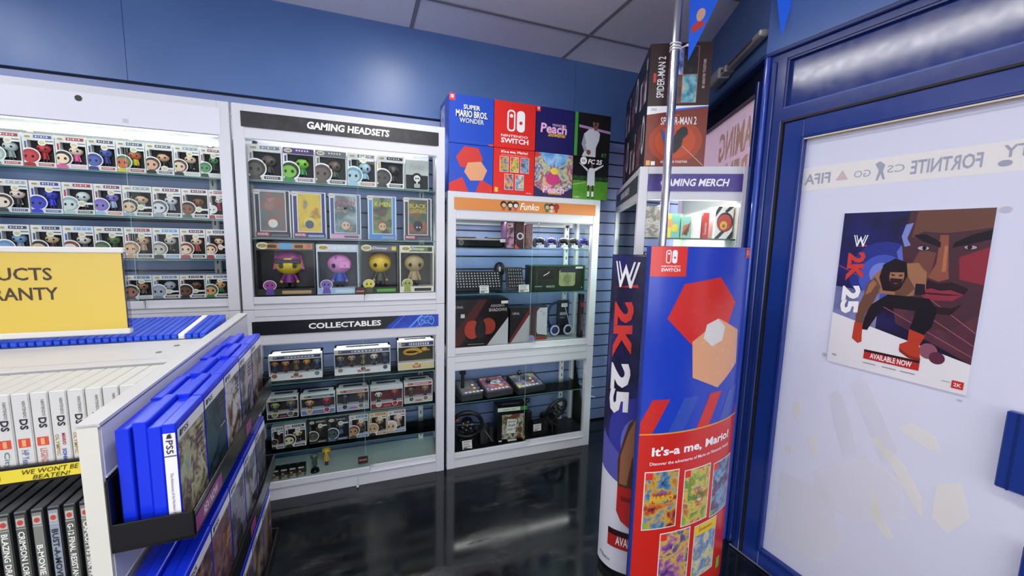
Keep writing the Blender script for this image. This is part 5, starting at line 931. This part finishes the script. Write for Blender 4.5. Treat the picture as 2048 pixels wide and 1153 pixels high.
def red_totem(f, W, H):
    f.rect(0, .73, W, H, mat('1f3fb6', .22), 1); f.rect(0, .03, W, .735, mat('cc281e', .22), 1); f.rect(0, .733, W, .738, mat('e0a03c'), 2)
    # plain geometric stand-in picture: two overlapping hexagons over diagonal stripes
    hexa = lambda cu, cv, a, bb, t0=0: [(cu+a*math.cos(R(60*q+t0)), cv+bb*math.sin(R(60*q+t0))) for q in range(6)]
    f.poly(hexa(.235, 1.165, .165, .125, 10), mat('cf2f28', .25), 2); f.poly(hexa(.315, 1.005, .150, .130, 35), mat('dca077', .25), 3); f.poly(hexa(.285, 1.085, .060, .050, 20), mat('d9d4d0', .25), 4)
    for q in range(5): f.poly([(-.02+q*.125, .738), (.045+q*.125, .738), (.105+q*.125, .86), (.04+q*.125, .86)], mat('cc2b24' if q % 2 == 0 else '3450b0', .25), 2.5)
    f.rect(0, 1.286, .130, H, mat('dc3426', .22), 4); switch_logo(f, .072, 1.352, .044, LOGO_W, mat('dc3426', .22), 5); f.text('NINTENDO', .072, 1.320, .006, LOGO_W, 5, .068); f.text('SWITCH', .072, 1.308, .011, LOGO_W, 5, .068, bold=.03)
    f.rect(W-.050, H-.038, W-.004, H, mat('d8443c', .22), 4); f.rrect(W-.045, H-.027, W-.012, H-.012, .007, mat('ecc0b8'), 5); f.rrect(W-.043, H-.025, W-.014, H-.014, .005, mat('d8443c', .22), 6); f.text('Nintendo', W-.0285, H-.0195, .006, mat('ecc0b8'), 7, .024)
    f.text("It's-a me, Mario!", .245, .668, .040, LOGO_W, 3, .39, bold=.03, align='c'); f.text('Discover the adventures of Mario on Nintendo Switch', .245, .626, .012, LOGO_W, 3, .40, bold=.01)
    for i, (u, v, t, c) in enumerate(((.033, .378, 0, CV[0]), (.195, .365, 0, CV[1]), (.352, .355, 0, CV[2]), (.108, .135, 0, CV[3]), (.268, .125, 0, CV[4]))):
        w_, h_ = .130, .215; f.rect(u-.004, v-.004, u+w_+.004, v+h_+.004, mat('dedfd8'), 3); f.rect(u, v, u+w_, v+h_, art(c, 34, 20+i), 4); f.rect(u, v+h_-.026, u+.026, v+h_, mat('dc3426'), 5); f.rect(u+.002, v+.004, u+.016, v+.024, mat('7ab83c'), 5)
    f.text('SUPER', .10, .515, .012, mat('3c70c8'), 6, .04); f.text('MARIO', .10, .492, .024, mat('d8b030'), 6, .095, bold=.04); f.text('3D WORLD', .10, .468, .016, mat('d86a2c'), 6, .095, bold=.03); f.text('SUPER', .26, .500, .010, mat('3c50b8'), 6, .04); f.text('DELUXE', .26, .468, .019, mat('3c8c3c'), 6, .085, bold=.04)
    f.rect(.268, .300, .398, .340, mat('e8c430'), 5); f.text('SUPER MARIO MAKER 2', .333, .320, .011, mat('a05a20'), 6, .08); f.rect(.435, .09, .465, .14, mat('7ab83c'), 3)
totem("red and blue oval totem in front lettered NINTENDO SWITCH and It's-a me, Mario!", smooth(MA), 1.385, .02, red_totem, '2a3c90', .03)

# pole and bunting
r = thing('metal_pole', 'thin polished metal pole rising to the ceiling behind the totem stands', 'pole', (1.262, -.812, 0)); b = MB(); b.tube([(0, 0, .004), (0, 0, CEIL)], .0185, CHROME, 20); b.build('tube', r); b = MB(); b.tube([(0, 0, 0), (0, 0, .01)], .05, CHROME, 20); b.build('floor_flange', r)
b = MB()
for k, dz in enumerate((0, .012, .026)): b.torus((0, 0, 2.20+dz), .021, .003, mat('e4e4e8'), Matrix.Rotation(R(6*k-5), 3, 'X') @ Matrix.Rotation(R(90), 3, 'X'), 20, 6)
b.tube([(.02, -.01, 2.21), (.045, -.015, 2.222)], .003, mat('e4e4e8'), 6); b.ball((.048, -.015, 2.224), .006, mat('e4e4e8'), 8, 6); b.build('cable_tie', r)
r = thing('bunting', 'string of bright blue triangular pennants hanging beside the pole', 'bunting', (0, 0, 0))
def pennant(T, L_, R_, c, deco=False):
    T, L_, R_ = map(Vector, (T, L_, R_)); e1 = (R_-L_).normalized(); n = (T-L_).cross(R_-L_).normalized(); b = MB(); n = n if n.y < 0 else -n
    vs = [T, L_, R_]; b.add([tuple(v-n*.0006) for v in vs]+[tuple(v+n*.0006) for v in vs], [(0, 1, 2), (5, 4, 3), (0, 2, 5, 3), (2, 1, 4, 5), (1, 0, 3, 4)], mat(c, .35))
    if deco:
        A = lambda s, t, lift=.0012: tuple(L_.lerp(R_, s)*(1-t)+T*t+n*lift)
        def el(cs, ct, rs, r_t, m, lift): b.add([A(cs+rs*math.cos(a), ct+r_t*math.sin(a), lift) for a in [2*math.pi*i/14 for i in range(14)]], [tuple(range(14))], mat(m))
        el(.53, .42, .20, .085, 'e0b090', .0016); b.add([A(.16, .57), A(.45, .50), A(.80, .50), A(.93, .53), A(.70, .60), A(.20, .66)], [tuple(range(6))], mat('c84440'))
    b.build('pennant', r)
pennant((1.320, -.826, 2.163), (1.335, -.790, 2.497), (1.480, -.846, 2.497), '2c6cf0', True)
pennant((1.575, -1.044, 2.216), (1.545, -1.00, 2.497), (1.665, -1.045, 2.497), '2c6cf0')
b = MB(); b.tube([(1.262, -.812, 2.52), (1.335, -.790, 2.497), (1.480, -.846, 2.497), (1.545, -1.0, 2.497), (1.64, -1.06, 2.50)], .0022, mat('e8e8ec'), 6); b.build('string', r)

# ================================================================ GAME GONDOLA
GX0, GX1 = -1.55, -.396
G = thing('game_gondola', 'white slatted gondola shelf unit in the left foreground', 'shelf unit', (0, 0, 0))
b = MB(); b.box((GX0, -1.16, .0), (GX1, -.97, 1.085), CREAM); b.box((GX0, -1.185, 1.068), (GX1, -1.15, 1.108), WHITE2, .002); b.box((GX0, -1.155, 1.09), (GX1, -.962, 1.108), WHITE2, .002); b.box((GX0, -.972, 1.0), (GX1, -.962, 1.108), WHITE2); b.box((GX0, -.962, 0), (GX1, -.70, .998), WHITE)
b.box((GX0, -.71, 1.0), (GX1, -.70, 1.10), WHITE2)
for x, y in ((-.44, -1.04), (-.455, -1.10)): b.tube([(x, y, 1.107), (x, y, 1.1095)], .006, mat('8a8a8c', .3, .8), 10)
b.build('carcass', G)
SH = MB()
for zt, zb in ((.990, .957), (.752, .716)):
    b = MB(); b.box((GX0, -1.372, zb), (GX1-.004, -1.366, zt), BLACK, .001); b.box((GX0, -1.366, zb), (GX1-.004, -1.16, zb+.008), DARK); s_ = b.build('shelf', G)
    b = MB(); f = front(b, -1.372, 0, zb); f.rect(GX0, .005, GX1-.008, .028, mat('e2cf3c', .3), 1)
    hh = .009
    for cx in (-.515, -.78, -1.04): f.text("WE WON'T BE", cx, .0215, hh, mat('2a2818'), 3, .075, shear=.25, bold=.0); f.text('BEATEN!', cx, .0105, hh*.9, mat('2a2818'), 3, .050, shear=.25, bold=.0)
    for cx in (-.592, -.86): f.ring(cx+.0, .015, .006, .0075, mat('2a2818'), 3, 14, 1.6)
    b.build('label_strip', s_)
# side panel with slots; slightly turned
PR = R(.8); PX, PY = -.356, -1.552
pr = thing('side_panel_unit', 'white slatted end panel of the gondola with black trays, edge facing the camera', 'slat panel', (PX, PY, 0), PR)
b = MB(); z = 1.12; PL = .885
b.box((-.022, 0, 0), (-.006, PL, 1.118), CREAM); b.box((-.024, -.004, 0), (-.001, .003, 1.12), mat('d6d4c6', .5)); b.box((-.026, -.004, 1.117), (.0015, PL, 1.122), WHITE2)
zz = [1.118, 1.033, .941, .851, .761, .671, .581, .491, .401, .311, .221, .131, .02]
for a, c in zip(zz, zz[1:]): b.box((-.006, .003, c+.004), (0, PL, a-.004), mat('c9cad6', .3)); b.box((-.0058, .003, a-.004), (-.0025, PL, a+.001), mat('23242c', .5)); b.box((-.006, .003, c+.002), (.001, PL, c+.005), mat('e8e8ee', .2))
b.build('slat_board', pr)
PAL = [['6c9aa0', 'b8b890', '5c4450', 'c8c4a0', '3c4c50'], ['16222e', '34505c', '1a2430', '5c7484'], ['8c9090', '3c3a3c', 'c8c8c8', '6c5040', '20242c'], ['7c7c90', '2c3448', 'b0a8a8', '5c5450'], ['4c4444', '9c8c84', '2a2428', '6c6464'],
       ['7a8890', 'a07c70', '402430', '5c5a68', '20161c'], ['c08040', '5c4048', '8c6868', '38344a', 'a04c40'], ['4a4c54', '8c8c9c', '38343c', '6a6a78'], ['5c5c60', 'a8a8b0', '2c2c34', '7c7078'], ['70707c', '34343c', 'a0a0a8'],
       ['5c8cc0', 'a8c8e0', '3c5434', 'b8b8c0', '506c9c'], ['5c3a34', '8c6c60', '2c2024', 'a8988c'], ['6a5448', '3a2a2c', '9a8070', '201a1e'], ['4c4440', '2a2628', '8c7860', '5c5450'], ['3c3a3c', '7c6c5c', '4c3430', '1e1c20']]
DESC = ['green and cream fantasy cover', 'dark teal cover', 'grey and brown battle cover', 'bluish grey cover', 'dark brown cover', 'grey and dark red cover', 'orange and purple cover', 'slate grey cover', 'pale grey cover', 'dark grey cover', 'sky blue cover', 'reddish brown cover', 'tan and black cover', 'olive brown cover', 'charcoal and rust cover']
LAM = glass('m_case_plastic', (.35, .42, 1.0))
SPINEW = mat('ecebea', .3)
def game_case(parentM, y0, z0, xf, cover, seed, label, group, w=.122, h=.170, t=.0175, spine=True, bare=False):
    P = parentM @ Vector((xf, y0, z0)); r = thing('game_case', label, 'game case', P, PR, group)
    b = MB(); b.box((-t, 0, 0), (0, w, h), BLUEC, .0015); b.build('case', r)
    if not bare:
        b = MB(); f = Face(b, lambda u, v, k: (k, u, v)); f.rect(.002, .004, w-.002, h-.014, art(cover, 30, seed), 1); f.rect(.002, h-.030, w-.002, h-.011, mat('e4e4e8', .3), 2)
        f.text('PS5', .030, h-.020, .010, mat('3a3a40'), 3, .028); f.poly([(.008, h-.024), (.014, h-.026), (.014, h-.015), (.010, h-.014)], mat('2a2a30'), 3); f.rect(w-.04, h-.10, w-.01, h-.098, mat('c8c8cc'), 3)
        for k in range(4): f.rect(w-.045, h-.045-k*.010, w-.012-.004*(k % 2), h-.041-k*.010, mat('5a4a50'), 2.5)
        g = Face(b, lambda u, v, k: (-t+u, -k, v)); g.rect(.001, .002, t-.001, h-.014, SPINEW, 1); g.rect(.001, h-.052, t-.001, h-.050, mat('5a5a5c'), 2)
        g.text('PS5', t/2, h-.036, t*.5, mat('2c2c30'), 3, .022, rot=-90); g.poly([(t*.3, h-.022), (t*.7, h-.022), (t*.6, h-.014), (t*.4, h-.016)], mat('26262a'), 3)
        g.text('The Adventures of the Northern Realm', t/2, h*.36, t*.22, mat('6a6a6c'), 3, h*.42, rot=-90, bold=0)
        b.build('cover_sheet', r)
    return r
PM = Matrix.Translation((PX, PY, 0)) @ Matrix.Rotation(PR, 4, 'Z')
TIER = [.972, .722, .472]
for ti, zb in enumerate(TIER):
    tn = ['top', 'middle', 'lowest'][ti]; y_off = [.0, -.01, .02][ti]; ny = 5
    L0, L1 = -.004+y_off, .648
    b = MB(); b.box((0.0005, L0, zb-.055), (.104, L1, zb-.050), BLACK); b.box((.100, L0, zb-.055), (.104, L1, zb-.010), BLK_GLOSS, .001); b.box((.0005, L0, zb-.055), (.104, L0+.004, zb-.010), BLACK, .001); b.box((.0005, L1-.004, zb-.055), (.104, L1, zb-.010), BLACK); b.box((.0005, L0, zb-.055), (.004, L1, zb+.06), BLACK)
    tr = b.build('tray', pr); b = MB(); f = Face(b, lambda u, v, k: (.104+k, u, v)); f.rect(L0+.002, zb-.050, L0+.14, zb-.022, mat('8a2c78', .3), 1); f.text('REV NOW', L0+.075, zb-.036, .016, LOGO_W, 2, .075, shear=.2); b.build('tray_label', tr); b = MB(); f = Face(b, lambda u, v, k: (.104+k, u, v)); f.rect(L0+.33, zb-.048, L0+.38, zb-.020, mat('8a2c78', .3), 1); b.build('tray_label', tr)
    for k in range(ny):
        y0 = .006+y_off+k*.124
        for j in range(4):
            xf = .0855-.0195*j; front_ = (j == 0); i = ti*5+k; ord_ = ORD[k]
            if j == 0: lab = '%s game case, %s from the camera, front row of %s tray' % (DESC[i], ord_, tn)
            else: lab = 'blue game case, %s row back, %s from the camera, %s tray' % (['', 'second', 'third', 'rearmost'][j], ord_, tn)
            hh = .170+(.0 if j == 0 else [.0, .004, -.004, .002][j]*(1 if k % 2 else -1)); dy = [0, .004, .010, .006][j] if k == 0 else [0, .003, -.002, .004][j]
            dy = 0 if k else dy
            game_case(PM, y0+dy, zb-.0495, xf, PAL[i], i, lab, 'game cases in the black trays', h=hh+.012, bare=not front_)
# top row of blue cases lying behind the ledge
x = -.402; k = 0
while x > -.92 and k < 32:
    wht = (k == 3); tq = .0155; r = thing('blue_case', ('white' if wht else 'blue')+' game case on edge on the gondola top, %s' % ('only white one' if wht else ('nearest the end panel' if k == 0 else 'under the yellow sign' if k > 9 else 'number %s from the end panel' % ['one', 'two', 'three', 'four', 'five', 'six', 'seven', 'eight', 'nine', 'ten'][k])), 'game case', (x-tq, -.948, 1.005), 0, 'blue cases under the yellow sign' if k > 9 else 'game cases on the gondola top', R(5)); m = SPINEW if wht else mat('1a44cc' if k % 3 else '2450d8', .22)
    b = MB(); b.box((0, 0, 0), (tq-.0012, .19, .116), m, .0015); b.box((.002, -.001, .104), (tq-.003, .004, .112), mat('f0f0f0') if wht else mat('3c66e4', .2), .0005); b.build('case', r); x -= tq+.0004; k += 1
# yellow sign
r = thing('counter_sign', 'yellow acrylic sign ending in DUCTS and RANTY on top of the gondola', 'sign', (-.560, -.966, 1.131)); b = MB(); SW = .50; SHh = .222
b.box((-SW, 0, .012), (-.006, .004, SHh-.012), mat('d0b344', .3)); f = front(b, 0); SG = mat('3a2c1c', .5)
f.text('PRODUCTS', -.165+.0, .150, .030, SG, 1, .205, bold=.015, align='r') if False else None
f.text('PRODUCTS', -.142, .156, .031, SG, 1, .205, bold=.015, align='r'); f.text('WARRANTY', -.134, .108, .031, SG, 1, .205, bold=.015, align='r'); b.build('sign_card', r)
b = MB(); b.box((-SW, -.004, SHh-.014), (0, .010, SHh), mat('d2d0c8', .3), .002); b.box((-SW, -.006, 0), (0, .012, .014), mat('d2d0c8', .3), .002); b.build('holder_rail', r)
b = MB(); b.box((-.006, -.002, .012), (0, .008, SHh-.012), glass('m_acrylic', (.75, .78, .8)), .001); b.build('clear_edge', r)
# DS style white cases, spine out
DS = [('plain spine beside the panel', ''), ('plain spine', ''), ('spine titled Test Mad', 'TM'), ('wide gold, red and blue title', 'MS2'), ('gold, red and blue title', 'MS'), ('orange square, red title', 'L1'), ('orange square, blue title', 'L2'), ('orange square, teal title', 'L3')]
px = .0243; x = -.3930
for k in range(15):
    d, ty = DS[k] if k < 8 else ('plain white spine', '')
    lab = 'small white game case, %s, %s from the end panel' % (d, ORD[k]) if k < 8 else 'small white game case, plain spine, left of all the titled ones'
    x -= px; r = thing('handheld_game_case', lab, 'game case', (x, -1.360, .966), 0, 'white game cases on the gondola'); b = MB(); b.box((0, 0, 0), (px-.0016, .125, .149), mat('c9c9c4', .4), .0015); b.build('case', r)
    b = MB(); f = front(b, 0); c = px/2-.0008; f.rect(.001, .003, px-.003, .146, mat('cdcdc8', .4), .5); f.text('NINTENDO', c+.0045, .121, .0042, mat('3a3a3c'), 2, .030, rot=-90, bold=0); f.text('DS', c+.002, .094, .0105, mat('1e1e22'), 2, .019, rot=-90, bold=.03)
    if ty in ('MS', 'MS2'): f.text('MARIO', c+.003, .060, .0048, mat('b02838'), 2, .022, rot=-90, bold=.03); f.text('SONIC', c+.002, .030, .0055, mat('2a4aa0'), 2, .024, rot=-90, bold=.03); f.text('OLYMPIC', c-.006, .050, .0048, mat('b09040'), 2, .040, rot=-90, bold=.02)
    if ty == 'TM': f.text('Test Mad', c, .045, .004, mat('40404a'), 2, .018, rot=-90)
    if ty[:1] == 'L': f.rect(.003, .052, px-.006, .068, mat('d0482c'), 1); f.rect(.008, .054, px-.011, .066, mat('dca070'), 2); f.text({'L1': 'LEGENDS', 'L2': 'HP Years', 'L3': 'City'}[ty], c-.001, .032, .009, mat({'L1': 'c87868', 'L2': '5a6690', 'L3': '5c8480'}[ty]), 2, .030, rot=-90)
    b.build('spine_print', r)
PS = ['LAST EON', 'CAPCOM VS SNK PRO', 'G-12 FINAL RESISTANCE', 'BUST-A-MOVE 2', 'B-MOVIE', 'CRIMSON LORDS OF', 'BLAZING DRAGONS', 'MONSTER TRUCKS']
x = -.4485; px = .0220
for k in range(14):
    x -= px; t = PS[k-0] if k < len(PS) else ''
    lab = 'dark disc case with a spine lettered %s' % t if t else 'dark disc case with an unlettered spine, left of the lettered ones'
    r = thing('disc_case', lab, 'disc case', (x, -1.358, .7255), 0, 'disc cases on the lower gondola shelf'); m = mat('8e98a4' if k == 3 else ['6c6e64', '7c7e74', '5c5e56'][k % 3], .3)  # grey spine tones have the glare painted in
    b = MB(); b.box((0, 0, 0), (px-.005, .125, .172), mat('2a2b2e', .15), .001); b.box((.001, .001, .172), (px-.006, .124, .174), mat('6a6c70', .1)); b.build('case', r)
    b = MB(); f = front(b, 0); c = px/2-.0025; f.rect(.002, .004, px-.007, .168, m, 1); f.rect(.003, .146, px-.008, .162, mat('b8b4ac'), 2); f.ell(c, .154, .004, .005, mat('b84438'), 3, 10); f.rect(.002, .142, px-.007, .143, mat('d0d0cc'), 2)
    if t: f.text(t, c, .076, .0085, mat('eeeee8' if k != 3 else '2a3036'), 3, min(.122, .0085*len(t)), rot=-90, bold=.02)
    b.build('spine_print', r)

bpy.context.view_layer.update()
